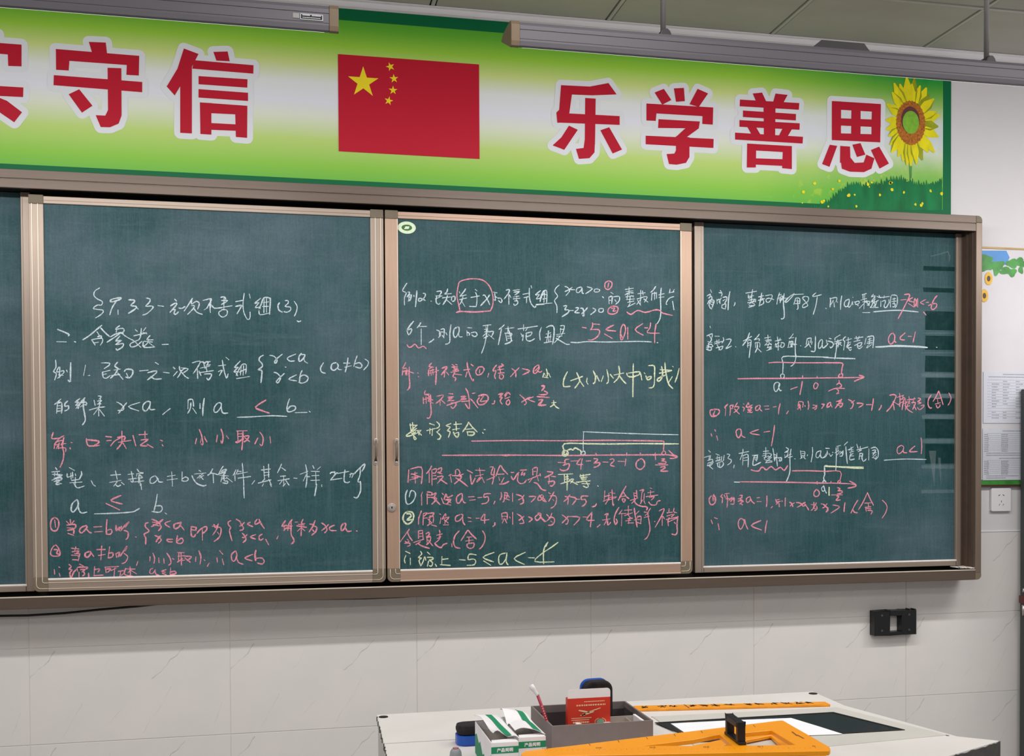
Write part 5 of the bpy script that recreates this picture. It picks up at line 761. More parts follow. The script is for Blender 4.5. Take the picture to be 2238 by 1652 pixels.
for k, (cx, cy, rx, ry) in enumerate(((150,220,85,60),(215,300,80,60),(330,300,70,58),(500,280,75,62),(600,265,72,60),(425,380,85,50),(130,330,70,60),(290,380,45,60),(500,400,60,55),(690,290,70,60),(620,360,30,60))):
    mb = MB(); n = 16; pts = []
    for j in range(n):
        t = 2*PI*j/n; q = 1+.22*math.cos(3*t+k)
        pts.append((cx+rx*q*math.cos(t), cy+ry*q*math.sin(t)))
    flat(mb, pts, -.0107-.0001*k); part('leaf_print', mb, 'leaf', nb)
for cx, cy, rx, ry in ((185, 483, 56, 92), (128, 712, 56, 92)):
    mb = MB(); pts = []
    for j in range(44):
        t = 2*PI*j/44; q = 1.0 if j % 2 else .84; pts.append((cx+rx*q*math.cos(t), cy+ry*q*math.sin(t)))
    flat(mb, pts, -.012); f = part('sunflower_print', mb, 'sunpetal' if 'sunpetal' in M else 'star', nb, label='small printed sunflower')
    mb = MB(); flat(mb, [(cx+rx*.42*math.cos(2*PI*j/18), cy+ry*.42*math.sin(2*PI*j/18)) for j in range(18)], -.0122); part('flower_centre', mb, 'darkwood', f)
def sheet(x0, y0, x1, y1, label, rows, Y):
    a = at(x0, y0, Y); b = at(x1, y1, Y)
    r = root('notice_sheet', label, 'paper', ((a.x+b.x)/2, Y, b.z), 'printed sheets on the notice board')
    part('sheet', MB().box(a.x, b.x, Y-.0006, Y, b.z, a.z), 'noticepaper', r)
    mb = MB(); W = b.x-a.x; H = a.z-b.z
    for kind, t, cols in rows:
        z = a.z-H*t
        if kind == 'line': mb.box(a.x+W*.06, b.x-W*.04, Y-.0009, Y-.0005, z-.0004, z+.0004)
        else:
            for c, w in cols:
                x = a.x+W*c; e = x+W*w
                while x < e:
                    ww = random.uniform(.002, .005); mb.box(x, x+ww, Y-.0009, Y-.0005, z-.0016, z+.0016); x += ww+.0014
    part('print', mb, 'greyink', r); return r
rows = [('t', .05, ((.3, .5),)), ('t', .10, ((.08, .85),))]
for k in range(14): rows += [('line', .16+.055*k, ()), ('t', .185+.055*k, tuple((c, random.uniform(.05, .12)) for c in (.13, .30, .50, .70, .88) if random.random() < .8))]
sheet(2149, 812, 2290, 925, 'upper sheet of printed timetable on the notice board beside the blackboard', rows, -.012)
rows = [('t', .05, ((.3, .3),))]
for k in range(9): rows += [('line', .10+.04*k, ()), ('t', .12+.04*k, ((.02, .06), (.28, .1), (.72, .1)))]
rows += [('t', .48, ((.05, .6),)), ('t', .52, ((.05, .85),)), ('t', .58, ((.25, .5),))]
for k in range(8): rows += [('line', .62+.035*k, ()), ('t', .637+.035*k, ((.02, .06), (.28, .1), (.72, .1)))]
rows += [('t', .92, ((.05, .5),)), ('t', .96, ((.05, .3),))]
sheet(2148, 936, 2290, 1048, 'lower sheet of printed tables on the notice board beside the blackboard', rows, -.012)

a = at(2167, 1067, -.012); b = at(2210, 1117, -.012)
so = root('wall_socket', 'white wall socket with five slots under the notice board', 'socket', ((a.x+b.x)/2, -.006, b.z))
sp = part('face_plate', MB().prism(rrect(a.x, b.x, b.z, a.z, .005, 3), -.012, 0), 'white', so, bevel=.002)
cxs = (a.x+b.x)/2; cz = (a.z+b.z)/2
mb = MB()
for dx, dz, ang in ((-.009, .017, .5), (.009, .017, -.5)):
    c_, s_ = math.cos(ang), math.sin(ang); mb.prism([(cxs+dx+c_*u-s_*v, cz+dz+s_*u+c_*v) for u, v in ((-.004, -.0012), (.004, -.0012), (.004, .0012), (-.004, .0012))], -.0124, -.0118)
mb.box(cxs-.001, cxs+.001, -.0124, -.0118, cz-.010, cz-.003)
for s_ in (-1, 1): mb.prism([(cxs+s_*.008-.003, cz-.022), (cxs+s_*.008-.0012, cz-.022), (cxs+s_*.008+.003, cz-.015), (cxs+s_*.008+.0012, cz-.015)], -.0124, -.0118)
part('slots', mb, 'ink', so, label='dark pin slots')

a = at(1911, 1336, -.035); b = at(2003, 1386, -.035)
br = root('wall_bracket', 'black plastic bracket with a square hole, fixed on the tiles below the blackboard', 'bracket', ((a.x+b.x)/2, 0, b.z))
ih0, ih1 = at(1945, 1346, -.035), at(1971, 1380, -.035)
mb = MB().box(a.x, ih0.x, -.035, -.002, b.z, a.z).box(ih1.x, b.x, -.035, -.002, b.z, a.z).box(ih0.x, ih1.x, -.035, -.002, ih0.z, a.z).box(ih0.x, ih1.x, -.035, -.002, b.z, ih1.z)
part('body', mb, 'black', br, bevel=.0015)
part('clip', MB().box(b.x-.030, b.x-.026, -.035, -.01, a.z, a.z+.005).box(b.x-.010, b.x-.002, -.035, -.01, a.z, a.z+.004), 'black', br, bevel=.0008)
for x in (a.x+.03, b.x-.03):
    for z in (a.z-.016, b.z+.018): part('screw', MB().prism(circle((x, z), .004, 12), -.0365, -.0348), 'dark', br)

cb = root('cabinet', 'dark cabinet cut off by the right edge, standing against the tiled wall', 'cabinet', (3.05, -.2, 0))
cbx = at(2229, 1300, -.02).x
part('body', MB().box(cbx, 3.4, -.30, -.02, 0, 1.76), 'cabinet', cb, bevel=.004)
part('hinge', MB().box(cbx-.012, cbx+.01, -.06, -.03, at(2232, 1319, -.05).z, at(2232, 1302, -.05).z), 'maroon', cb, bevel=.001, label='maroon block on the cabinet side')
part('catch', MB().tube([(cbx-.006, -.05, at(2235, 1345, -.05).z), (cbx-.008, -.05, at(2235, 1322, -.05).z)], .005, 10), 'metal', cb, smooth=True)
part('catch', MB().tube([(cbx-.006, -.05, at(2235, 1294, -.05).z), (cbx-.004, -.05, at(2235, 1286, -.05).z)], .005, 10), 'metal', cb, smooth=True)

# ================================================================== TEACHER'S DESK
DZ = .9
dk = root('teachers_desk', 'pale grey steel multimedia desk with a dark inset screen, in front of the blackboard', 'desk', (.8, -1.4, 0))
top = [(.213, -1.02), (1.339, -1.022), (1.337, -1.19), (1.424, -1.523), (1.488, -1.577), (1.30, -1.665), (1.24, -1.72), (.193, -1.76)]
body = [(.216, -1.024), (1.335, -1.026), (1.333, -1.19), (1.42, -1.523), (1.484, -1.577), (1.298, -1.661), (1.23, -1.71), (.197, -1.75)]
part('body', MB().prism(body, .02, DZ-.022, 'z'), 'desk2', dk)
tp = part('desktop', MB().prism(top, DZ-.022, DZ, 'z'), 'desk', dk, bevel=.002)
# raised centre panel, seam and screen inset
cpn = [(.84, -1.200), (1.304, -1.212), (1.403, -1.512), (1.10, -1.54), (.84, -1.55)]
part('centre_panel', MB().prism(cpn, DZ-.001, DZ+.0022, 'z'), 'desk2', dk, bevel=.001)
part('panel_seam', MB().prism([(.838, -1.1965), (1.306, -1.2085), (1.409, -1.516), (1.404, -1.5165), (1.3035, -1.2105), (.838, -1.199)], DZ-.001, DZ+.0006, 'z'), 'chip', dk)
part('seam', MB().box(.205, .62, -1.2985, -1.297, DZ-.001, DZ+.0005), 'rod', dk)
scr = [on(*p, DZ) for p in ((1431, 1582), (1821, 1559), (1978, 1598), (1530, 1625))]; scr = [(v.x, v.y) for v in scr]
cx_, cy_ = sum(p[0] for p in scr)/4, sum(p[1] for p in scr)/4
inn = [(cx_+(x-cx_)*.975, cy_+(y-cy_)*.95) for x, y in scr]
part('screen_rim', MB().ring(scr, inn, DZ+.0022, DZ+.0038), 'ink', dk)
part('screen_glass', MB().prism(inn, DZ+.0015, DZ+.003, 'z'), 'glass', dk, label='dark smoked glass over the screen')
for px, py in ((838, 1567), (1777, 1516)):
    c = on(px, py, DZ)
    part('bolt_hole', MB().prism(circle((c.x, c.y), .011, 14), DZ-.0005, DZ+.0012, 'z'), 'gap', dk, label='dark hole in the desk corner')
# scuffed dark side of the wing
e0, e1 = Vector((1.488, -1.577, 0)), Vector((1.30, -1.665, 0)); nrm = Vector((.42, -.9, 0)).normalized()
mb = MB(); n = 26; tv = []; 
for k in range(n+1):
    p = e0.lerp(e1, k/n)+nrm*.002; tv.append(p)
vs = [(p.x, p.y, .18) for p in tv]+[(p.x, p.y, DZ-.001-(random.uniform(0, .004) if 0 < k < n else 0)) for k, p in enumerate(tv)]
vs2 = [(x-nrm.x*.004, y-nrm.y*.004, z) for x, y, z in vs]
mb.add(vs+vs2, [(k, k+1, n+2+k, n+1+k) for k in range(n)]+[(n+1+k, n+2+k, 3*n+4+k, 3*n+3+k) for k in range(n)])
part('side_panel', mb, 'chip', dk, label='dark scuffed side of the desk wing')
mb = MB()   # chipped paint on the left edge
for k in range(22):
    y = -1.03-random.random()*.6; s_ = random.uniform(.001, .004)
    x = .2125+(y+1.02)*.027
    mb.box(x-.0012, x+random.uniform(.0005, .0025), y-s_, y+s_, DZ-random.uniform(.002, .012), DZ+.0003)
o = part('paint_chips', mb, 'chip', dk, label='dark chips along the left edge'); o['kind'] = 'stuff'

ps = [on(*p, DZ+.004) for p in ((1466, 1581), (1600, 1574), (1729, 1569), (1785, 1586), (1842, 1604), (1640, 1611), (1520, 1616), (1492, 1598))]
tag(part('paper_sheet', MB().prism([(v.x, v.y) for v in ps], DZ+.0034, DZ+.0042, 'z'), 'paper', None), 'large blank white sheet of paper lying on the dark desk screen', 'paper')

# ------------------------------------------------------------------ wooden ruler
q = [on(*p, DZ+.006) for p in ((1384, 1542), (1803, 1533), (1815, 1539), (1390, 1550))]
ru = root('wooden_ruler', 'long worn yellow wooden ruler with black scrawls at the back of the desk', 'ruler', (q[0].x, q[0].y, DZ))
rb = part('blade', MB().prism([(v.x, v.y) for v in q], DZ+.0003, DZ+.006, 'z'), 'wood', ru, bevel=.0012)
mb = MB()
def scrawl(mb, o, ux, uy, size, Z, n=5):
    for k in range(n):
        a = Vector((random.random(), random.random())); b = Vector((random.random(), random.random()))
        if (a-b).length < .3: b = Vector((1-a.x, 1-a.y))
        p, r_ = o+ux*(a.x*size)+uy*(a.y*size), o+ux*(b.x*size)+uy*(b.y*size); d = (r_-p).normalized(); w = Vector((-d.y, d.x, 0))*size*.07
        mb.face([(v.x, v.y, Z) for v in (p-w, r_-w, r_+w, p+w)])
ux = (q[1]-q[0]).normalized(); uy = (q[0]-q[3]).normalized(); L = (q[1]-q[0]).length; W_ = (q[0]-q[3]).length
for t in (.02, .12, .18, .27, .33, .39, .46, .56, .62, .70, .76, .83, .88):
    o_ = q[3]+(q[2]-q[3])*t+uy*W_*.28; scrawl(mb, Vector((o_.x, o_.y, 0)), Vector((ux.x, ux.y, 0)), Vector((uy.x, uy.y, 0)), W_*.62, DZ+.0062, 6)
part('scrawl', mb, 'ink', ru, label='black ink scrawls')['kind'] = 'stuff'
p0 = q[0].lerp(q[1], .262); p1 = q[3].lerp(q[2], .27)
part('crack', MB().face([(p0.x-.0015, p0.y, DZ+.0063), (p0.x+.0015, p0.y, DZ+.0063), (p1.x+.0015, p1.y, DZ+.0063), (p1.x-.0015, p1.y, DZ+.0063)]), 'chip', ru)

# ------------------------------------------------------------------ two orange set squares, one on the other
def set_square(name, label, outer, holes, Z, th, handle, grp, marks):
    """outer/holes are photo pixels of the top face at height Z"""
    po = [on(*p, Z) for p in outer]
    r = root(name, label, 'set square', (sum(v.x for v in po)/len(po), sum(v.y for v in po)/len(po), Z-th), grp)
    bm = bmesh.new()
    loops = [[(v.x, v.y) for v in po]]+[[(on(*p, Z).x, on(*p, Z).y) for p in h] for h in holes]
    edges = []
    for lp in loops:
        vs = [bm.verts.new((x, y, Z)) for x, y in lp]
        edges += [bm.edges.new((vs[i], vs[(i+1) % len(vs)])) for i in range(len(vs))]
    bmesh.ops.triangle_fill(bm, use_beauty=True, use_dissolve=False, edges=edges)
    ext = bmesh.ops.extrude_face_region(bm, geom=bm.faces[:])
    bmesh.ops.translate(bm, verts=[g for g in ext['geom'] if isinstance(g, bmesh.types.BMVert)], vec=(0, 0, -th))
    bm.normal_update(); mb = MB(); bm.verts.index_update()
    mb.add([v.co.copy() for v in bm.verts], [tuple(v.index for v in f.verts) for f in bm.faces]); bm.free()
    b = part('blade', mb, 'orange', r, bevel=.001, seg=1)
    if handle:
        base, dirv, ln, ht = handle
        c = Vector((base.x, base.y, Z)); d = Vector(dirv).normalized(); s_ = Vector((-d.y, d.x, 0))
        hb = MB()
        t = .012; w = .0078
        def bar(p, q_, half, thick):   # box from p to q_ in the handle plane, swept sideways by half
            u = (q_-p).normalized(); nn = Vector((0, 0, 1)) if abs(u.z) < .5 else d
            vs = [p+s_*a_+nn*b_ for a_ in (-half, half) for b_ in (-thick/2, thick/2)]+[q_+s_*a_+nn*b_ for a_ in (-half, half) for b_ in (-thick/2, thick/2)]
            hb.add(vs, [(0, 1, 3, 2), (4, 6, 7, 5), (0, 4, 5, 1), (2, 3, 7, 6), (0, 2, 6, 4), (1, 5, 7, 3)])
        z_ = Vector((0, 0, 1))
        A, B = c-d*ln/2, c+d*ln/2
        bar(A, A+z_*ht, w, t); bar(B, B+z_*ht, w, t); bar(A+z_*(ht-t/2)-d*t/2, B+z_*(ht-t/2)+d*t/2, w, t); bar(A+z_*.003-d*t, B+z_*.003+d*t, w, .006)
        part('handle', hb, 'black', r, bevel=.0018, label='black loop handle')
    if marks: marks(r, Z)
    return r
def marks(r, Z):
    mb = MB()
    A_, B_ = on(1160, 1641, Z), on(1797, 1636, Z); u = (B_-A_).normalized(); v = Vector((-u.y, u.x, 0))
    n = 50
    for k in range(n+1):
        p = B_.lerp(A_, k/n*.93+.02); l = .0035 if k % 5 else .007
        mb.face([p+v*.003+Vector((0, 0, .0003)), p+u*.0006+v*.003+Vector((0, 0, .0003)), p+u*.0006+v*(.003+l)+Vector((0, 0, .0003)), p+v*(.003+l)+Vector((0, 0, .0003))])
    for k, s_ in enumerate(('0', '10', '20', '30', '40', '50')):
        p = B_.lerp(A_, k*.186+.02)+v*.022
        text_on(mb, s_, .013, p+Vector((0, 0, .0004)), -u, -v, center=True)
    part('scale', mb, 'scaleink', r, label='printed centimetre scale with upside-down numbers')
    mb = MB()
    C_, D_ = on(1700, 1577, Z), on(1190, 1634, Z)
    for k in range(1, 8):
        p = C_.lerp(D_, k/8.5); w = (D_-C_).normalized(); s2_ = Vector((w.y, -w.x, 0))*-1
        s2_ = Vector((0, -1, 0))
        mb.face([p+s2_*.006+Vector((0, 0, .0003)), p+w*.002+s2_*.006+Vector((0, 0, .0003)), p+w*.004+s2_*.022+Vector((0, 0, .0003)), p+w*.003+s2_*.022+Vector((0, 0, .0003))])
    for a_, b_ in (((1731, 1599), (1742, 1608)), ((1742, 1606), (1757, 1614))):
        p, q_ = on(*a_, Z), on(*b_, Z); w = Vector((q_.y-p.y, p.x-q_.x, 0)).normalized()*.0018
        mb.face([p-w+Vector((0, 0, .0003)), q_-w+Vector((0, 0, .0003)), q_+w+Vector((0, 0, .0003)), p+w+Vector((0, 0, .0003))])
    part('tick_marks', mb, 'scaleink', r)['kind'] = 'stuff'
M['scaleink'] = plain('brown_scale_print', '8a4a06', .6, 0, .1, 30)
ZU = .960
h0, h1 = on(1621, 1627, ZU), on(1593, 1605.5, ZU)
set_square('set_square', 'upper orange plastic set square with a black loop handle, lying across the desk',
           [(1140, 1653), (1139, 1648), (1146, 1641), (1240, 1630.5), (1706, 1574), (1712, 1574.5), (1813, 1632), (1815, 1637), (1812, 1640.5)],
           [[(1396, 1630), (1515, 1616), (1572, 1604.5), (1601, 1629)], [(1628, 1601), (1685, 1595.5), (1738, 1627.5), (1633, 1629)]],
           ZU, .009, ((h0+h1)/2, h1-h0, (h1-h0).length-.012, .042), 'orange set squares on the desk', marks)
set_square('set_square', 'lower orange set square, mostly hidden beneath the one with the black handle',
           [(1400, 1668), (1396, 1662), (1500, 1632), (1692, 1591), (1700, 1591), (1806, 1648), (1806, 1656), (1800, 1660)],
           [[(1500, 1650), (1592, 1625), (1684, 1607), (1716, 1638)]],
           .9115, .007, (Vector((1.008, -1.607, 0)), (0, 1, 0), .026, .0385), 'orange set squares on the desk', None)

# ------------------------------------------------------------------ grey storage box and what stands in it
bx0, bx1, by0, by1, bz1 = .536, .756, -1.450, -1.256, .955
gb = root('storage_box', 'open grey cardboard box holding chalk and odds and ends on the desk', 'box', (.646, -1.353, DZ))
t = .004
part('side', MB().box(bx0, bx1, by0, by0+t, DZ, bz1), 'greybox', gb, bevel=.0008)
part('side', MB().box(bx0, bx1, by1-t, by1, DZ, bz1), 'greybox', gb, bevel=.0008)
part('side', MB().box(bx0, bx0+t, by0+t, by1-t, DZ, bz1), 'greybox', gb, bevel=.0008)
part('side', MB().box(bx1-t, bx1, by0+t, by1-t, DZ, bz1), 'greybox', gb, bevel=.0008)
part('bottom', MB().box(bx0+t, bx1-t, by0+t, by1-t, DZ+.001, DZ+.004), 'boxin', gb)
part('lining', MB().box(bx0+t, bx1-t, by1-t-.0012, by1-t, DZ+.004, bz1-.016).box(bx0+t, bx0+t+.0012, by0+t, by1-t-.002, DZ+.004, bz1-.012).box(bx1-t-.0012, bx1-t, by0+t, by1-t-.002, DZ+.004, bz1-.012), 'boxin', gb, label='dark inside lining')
# red card packet with raised white flap
YR = -1.405
a = at(1241, 1526, YR); b = at(1334, 1523, YR); zt = (a.z+b.z)/2; x0, x1 = a.x, b.x
rc = root('card_packet', 'red card packet with a white flap standing in the grey box', 'packet', ((x0+x1)/2, YR, DZ+.004))
part('carton', MB().box(x0-.0005, x1, YR, YR+.017, DZ+.005, zt), 'red', rc, bevel=.0008)
zf = at(1290, 1505, YR).z
part('flap', MB().prism(rrect(x0, x1, zt-.0005, zf, .007, 5, '0011'), YR+.0002, YR+.0012), 'card', rc, label='white rounded card flap')
mb = MB(); H = zt-DZ-.005
def dash_row(mb, x, e, z, h, Y, gap=.5, ws=(.0025, .004)):
    while x < e:
        w = random.uniform(*ws); mb.box(x, min(x+w, e), Y-.0004, Y+.0002, z, z+h); x += w*(1+gap)
W = x1-x0
dash_row(mb, x0+W*.20, x0+W*.88, zt-.017, .0028, YR); dash_row(mb, x0+W*.38, x0+W*.86, zt-.009, .0016, YR, .3)
dash_row(mb, x0+W*.08, x0+W*.55, zt-.043, .0012, YR, .1); dash_row(mb, x0+W*.08, x0+W*.50, zt-.047, .0012, YR, .1); dash_row(mb, x0+W*.12, x0+W*.5, zt-.053, .003, YR, .3)
for (u0, v0), (u1, v1), w in (((.26, .026), (.50, .031), .0022), ((.45, .031), (.76, .023), .0013), ((.30, .037), (.60, .030), .0020), ((.33, .036), (.40, .035), .003)):
    p = (x0+W*u0, zt-v0); q_ = (x0+W*u1, zt-v1); ribbon(mb, [p, ((p[0]+q_[0])/2, (p[1]+q_[1])/2), q_], w*1.6, YR-.0005, 0)
part('print', mb, 'cream', rc, label='pale printed characters and crossed cotton buds')
c = (x0+W*.76, zt-.052)
part('seal', MB().disc(c, .0085, .0062, YR-.0006, 20), 'sealgreen', rc, label='round green printed seal')
mb = MB()
for k in range(20):
    t0, t1 = 2*PI*k/20, 2*PI*(k+1)/20
    if k in (4, 5, 14): continue
    mb.face([(c[0]+.0125*math.cos(t0), YR-.0005, c[1]+.0085*math.sin(t0)), (c[0]+.0125*math.cos(t1), YR-.0005, c[1]+.0085*math.sin(t1)), (c[0]+.0115*math.cos(t1), YR-.0005, c[1]+.0075*math.sin(t1)), (c[0]+.0115*math.cos(t0), YR-.0005, c[1]+.0075*math.sin(t0))])
part('seal_ring', mb, 'cream', rc)
# upright blackboard eraser behind the packet
def eraser(label, grp, flat_on):
    """local box: length x, width y, plate z 0..h1, felt above"""
    r = root('board_eraser', label, 'eraser', (0, 0, 0), grp)
    Lx, Wy = (.125, .052) if flat_on else (.118, .066)
    out = rrect(-Lx/2, Lx/2, -Wy/2, Wy/2, .020, 6)
    part('base', MB().prism(out, 0, .021 if flat_on else .010, 'z'), 'blue', r, bevel=.002, label='blue plastic back')
    inr = [(x*.985, y*.98) for x, y in out]
    part('felt', MB().prism(inr, .0212 if flat_on else .010, .043 if flat_on else .036, 'z'), 'felt', r, bevel=.009 if flat_on else .005, label='black ribbed felt pad')
    return r
e = eraser('upright blue board eraser with black felt, standing behind the red packet', 'board erasers on the desk', False)
c = at(1300, 1510, -1.335)
e.rotation_euler = (0, 0, 0); zt_ = at(1300, 1481, -1.335).z
e.matrix_world = Matrix.Translation((c.x+.003, -1.312, zt_-.064)) @ Matrix.Rotation(math.radians(6), 4, 'Z') @ Matrix.Rotation(math.radians(90), 4, 'X') @ Matrix.Rotation(math.radians(90), 4, 'Z')
e = eraser('blue board eraser lying felt side up on the desk, behind the green and white cartons', 'board erasers on the desk', True)
c = on(1037, 1618, DZ)
e.matrix_world = Matrix.Translation((.417, -1.334, DZ+.0005)) @ Matrix.Rotation(math.radians(2), 4, 'Z')
# pen
p_top = at(1160, 1497, -1.385); p_mid = at(1175, 1519, -1.390); p_b = at(1196, 1577, -1.398)
dirp = (p_b-p_mid).normalized(); p_end = p_mid+dirp*((DZ+.006-p_mid.z)/dirp.z)
pn = root('pen', 'crimson pen with a white cap leaning in the left corner of the grey box', 'pen', p_end)
part('barrel', MB().tube([p_mid, p_end], [.0033, .0033], 12), 'pen', pn, smooth=True)
cu = (p_top-p_mid)
part('cap', MB().tube([p_mid+cu*-.02, p_mid+cu*.12, p_mid+cu*.45, p_mid+cu*.62, p_mid+cu*.95, p_mid+cu*1.0], [.0036, .0040, .0044, .0058, .0056, .004], 14), 'white', pn, smooth=True)
mb = MB()
for k in range(12):
    c = p_mid.lerp(p_end, .22+k*.05)
    mb.box(c.x-.0009, c.x+.0009, c.y-.0038, c.y-.0030, c.z-.0011, c.z+.0011)
part('print', mb, 'cream', pn, label='pale dotted lettering')
# odds and ends in the box
def item(name, label, cat, mb, mat, bevel=.001, smooth=False, grp=None):
    o = part(name, mb, mat, None, bevel=bevel, smooth=smooth)
    return tag(o, label, cat, grp)
v = at(1395, 1563, -1.40)
cr = root('small_carton', 'small white and grey open carton at the right end of the grey box', 'box', (.715, -1.39, DZ+.004))
part('side', MB().box(.676, .741, -1.366, -1.364, DZ+.005, DZ+.047), 'carton', cr)
part('side', MB().box(.676, .741, -1.434, -1.432, DZ+.005, DZ+.040), 'carton', cr)
part('side', MB().box(.7395, .7455, -1.432, -1.362, DZ+.005, DZ+.0495), 'card', cr, bevel=.001)
part('divider', MB().box(.7215, .7225, -1.432, -1.366, DZ+.005, DZ+.044), 'carton', cr)
part('bottom', MB().box(.676, .7395, -1.432, -1.366, DZ+.0045, DZ+.006), 'carton', cr)
item('crumpled_paper', 'crumpled white scrap behind the right edge of the red packet', 'paper', MB().prism([(.655, -1.425), (.675, -1.432), (.681, -1.415), (.672, -1.395), (.660, -1.400)], DZ+.0045, DZ+.046, 'z'), 'paper', .004)
cs = root('chalk_packet', 'small green and white packet left of the red packet', 'packet', (.600, -1.405, DZ+.004))
part('carton', MB().prism([(.588, -1.430), (.606, -1.418), (.600, -1.392), (.584, -1.402)], DZ+.005, DZ+.041, 'z'), 'green', cs, bevel=.001)
part('paper_wrap', MB().prism([(.598, -1.428), (.611, -1.420), (.606, -1.393), (.5985, -1.395)], DZ+.005, DZ+.048, 'z'), 'paper', cs, bevel=.002)
item('wooden_stick', 'short brown wooden stick with a rounded top inside the grey box', 'stick', MB().tube([(.5785, -1.41, DZ+.005), (.5785, -1.41, DZ+.038), (.5785, -1.41, DZ+.043)], [.0035, .0035, .0015], 10), 'lampcap', 0, True)

# ------------------------------------------------------------------ two green and white chalk cartons
def carton(x0, x1, y0, y1, z1, label, lid, front_tx):
    r = root('chalk_carton', label, 'box', ((x0+x1)/2, (y0+y1)/2, DZ), 'torn-open chalk cartons on the desk')
    t = .0016; zi = z1-.0
    part('front', MB().box(x0, x1, y0, y0+t, DZ, z1), 'card', r, bevel=.0005)
    part('back', MB().box(x0, x1, y1-t, y1, DZ, z1), 'card', r, bevel=.0005)
    sd = part('side', MB().box(x0, x0+t, y0+t, y1-t, DZ, z1), 'card', r, bevel=.0005)
    part('side', MB().box(x1-t, x1, y0+t, y1-t, DZ, z1), 'card', r, bevel=.0005)
    part('chalk_rubble', MB().box(x0+t, x1-t, y0+t, y1-t, DZ+.02, z1-.018), 'carton', r)
    # small inner flap along the front edge
    part('front_flap', MB().prism([(x0+.001, y0+.001), (x1-.001, y0+.001), (x1-.002, y0+.024), (x0+.004, y0+.020)], z1-.0008, z1+.0004, 'z'), 'card', r)
    # green band with the words, and torn green side print
    f = part('green_band', MB().box(x0, x1, y0-.0004, y0+.0002, z1-.0205, z1-.0080), 'green', r, label='green printed band')
    mb = MB(); text_on(mb, '产品说明', .0078, ((x0+x1)/2, y0-.0006, z1-.0170), (1, 0, 0), (0, 0, 1), .0003, center=True)
    part('lettering', mb, 'card', r, label='white printed characters')
    mb = MB()
    for k in range(4): dash_row(mb, x0+.010, x1-.004-(.0 if k != 2 else .014), z1-.032-.010*k, .0022, y0-.0002, .2, (.001, .002))
    part('small_print', mb, 'greyink', r)
    mb = MB(); pts = [(y1-.002, z1-.026), (y1-.02, z1-.020), (y1-.045, z1-.034), (y1-.06, z1-.026), (y1-.085, z1-.046), (y1-.10, z1-.040), (y1-.125, z1-.058), (y0+.018, z1-.050), (y0+.002, z1-.022), (y0+.002, DZ+.004), (y1-.002, DZ+.012)]
    mb.prism(pts, x0-.0004, x0+.0001, 'x'); part('side_print', mb, 'green', r, label='ragged green side print')
    # the torn lid: a buckled sheet
    nx, ny = 10, 14; vs = []; 
    def L_(u, w):
        a, b, c, d = lid['bl'], lid['br'], lid['fr'], lid['fl']
        p = (Vector(a)*(1-u)+Vector(b)*u)*(1-w)+(Vector(d)*(1-u)+Vector(c)*u)*w
        p.z += lid['bump'](u, w); return p
    for j in range(ny+1):
        for i in range(nx+1): vs.append(L_(i/nx, min(1, j/ny+(lid['tear'](i/nx) if j == ny else 0))))
    fs = [(j*(nx+1)+i, j*(nx+1)+i+1, (j+1)*(nx+1)+i+1, (j+1)*(nx+1)+i) for j in range(ny) for i in range(nx)]
    top_ = [tuple(v) for v in vs]; bot = [(x, y, z-.0009) for x, y, z in top_]; N = len(top_)
    rim = [(0*(nx+1)+i, i+1) for i in range(nx)]
    mb = MB().add(top_+bot, fs+[tuple(N+i for i in reversed(f_)) for f_ in fs]
                  +[(ny*(nx+1)+i, ny*(nx+1)+i+1, N+ny*(nx+1)+i+1, N+ny*(nx+1)+i) for i in range(nx)]
                  +[(j*(nx+1), (j+1)*(nx+1), N+(j+1)*(nx+1), N+j*(nx+1)) for j in range(ny)]
                  +[(j*(nx+1)+nx, (j+1)*(nx+1)+nx, N+(j+1)*(nx+1)+nx, N+j*(nx+1)+nx) for j in range(ny)])
    ld = part('lid', mb, 'card', r, smooth=False, label='torn, buckled white lid')
    mb = MB(); u0, u1 = lid['stripe']
    for j in range(ny):
        q_ = [L_(u0, j/ny), L_(u1, j/ny), L_(u1, (j+1)/ny), L_(u0, (j+1)/ny)]
        mb.face([(p.x, p.y, p.z+.0008) for p in q_])
    part('lid_stripe', mb, 'green', ld, label='green printed stripe')
    return r
Z1 = .975
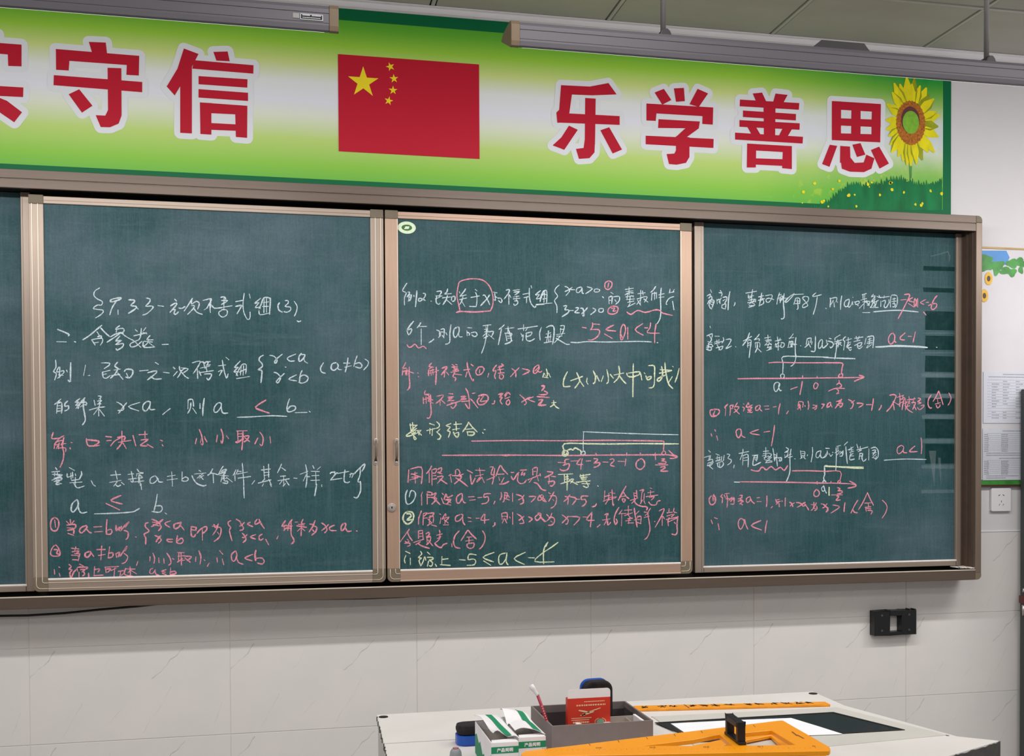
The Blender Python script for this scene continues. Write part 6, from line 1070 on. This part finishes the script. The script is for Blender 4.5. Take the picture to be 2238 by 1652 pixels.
carton(.3755, .4275, -1.633, -1.455, Z1, 'left torn-open green and white chalk carton, front on the desk', dict(
    bl=(.374, -1.452, Z1+.013), br=(.424, -1.452, Z1+.009), fr=(.431, -1.622, Z1+.002), fl=(.386, -1.598, Z1+.012),
    bump=lambda u, w: .010*math.sin(PI*w)*(1-u)*.6+.006*math.sin(6*w+3*u)*w*(1-u)+.004*math.sin(9*u)*w*w, tear=lambda u: -.06*math.sin(5*u), stripe=(.46, .72)), 0)
carton(.4335, .4865, -1.606, -1.428, Z1, 'right torn-open green and white chalk carton, next to the grey box', dict(
    bl=(.430, -1.440, Z1+.013), br=(.482, -1.425, Z1+.005), fr=(.489, -1.600, Z1+.001), fl=(.433, -1.575, Z1+.007),
    bump=lambda u, w: .012*math.exp(-((w-.15)/.18)**2)*(1-u*.6)-.010*math.exp(-((w-.48)/.08)**2)*(1-u)+.010*math.sin(PI*w)*math.sin(PI*u)*.5+.008*w*w*math.sin(PI*u), tear=lambda u: -.05*math.sin(7*u), stripe=(.58, .86)), 0)
# rounded grey chalk holder at the bottom edge
c = on(996, 1654, DZ+.004)
pr_ = [(0.0, .022), (.005, .0215), (.009, .019), (.0115, .014), (.0125, .007), (.0125, 0)]
mb = MB(); n = 20; vs = []; fs = []
for rr, zz in pr_: vs += [(c.x+max(rr, .0003)*math.cos(2*PI*k/n), c.y+max(rr, .0003)*math.sin(2*PI*k/n), DZ+.0003+zz) for k in range(n)]
for i in range(len(pr_)-1): fs += [(i*n+k, i*n+(k+1) % n, (i+1)*n+(k+1) % n, (i+1)*n+k) for k in range(n)]
fs += [tuple(range(n)), tuple(range((len(pr_)-1)*n, len(pr_)*n))]
ch = root('chalk_holder', 'rounded grey chalk holder with a pink top ring, left of the cartons', 'chalk holder', (c.x, c.y, DZ))
part('body', MB().add(vs, fs), 'knobgrey', ch, smooth=True)
part('ring', MB().tube([(c.x+.0055*math.cos(2*PI*k/16), c.y+.0055*math.sin(2*PI*k/16), DZ+.0218) for k in range(17)], .0007, 6), 'letter', ch)
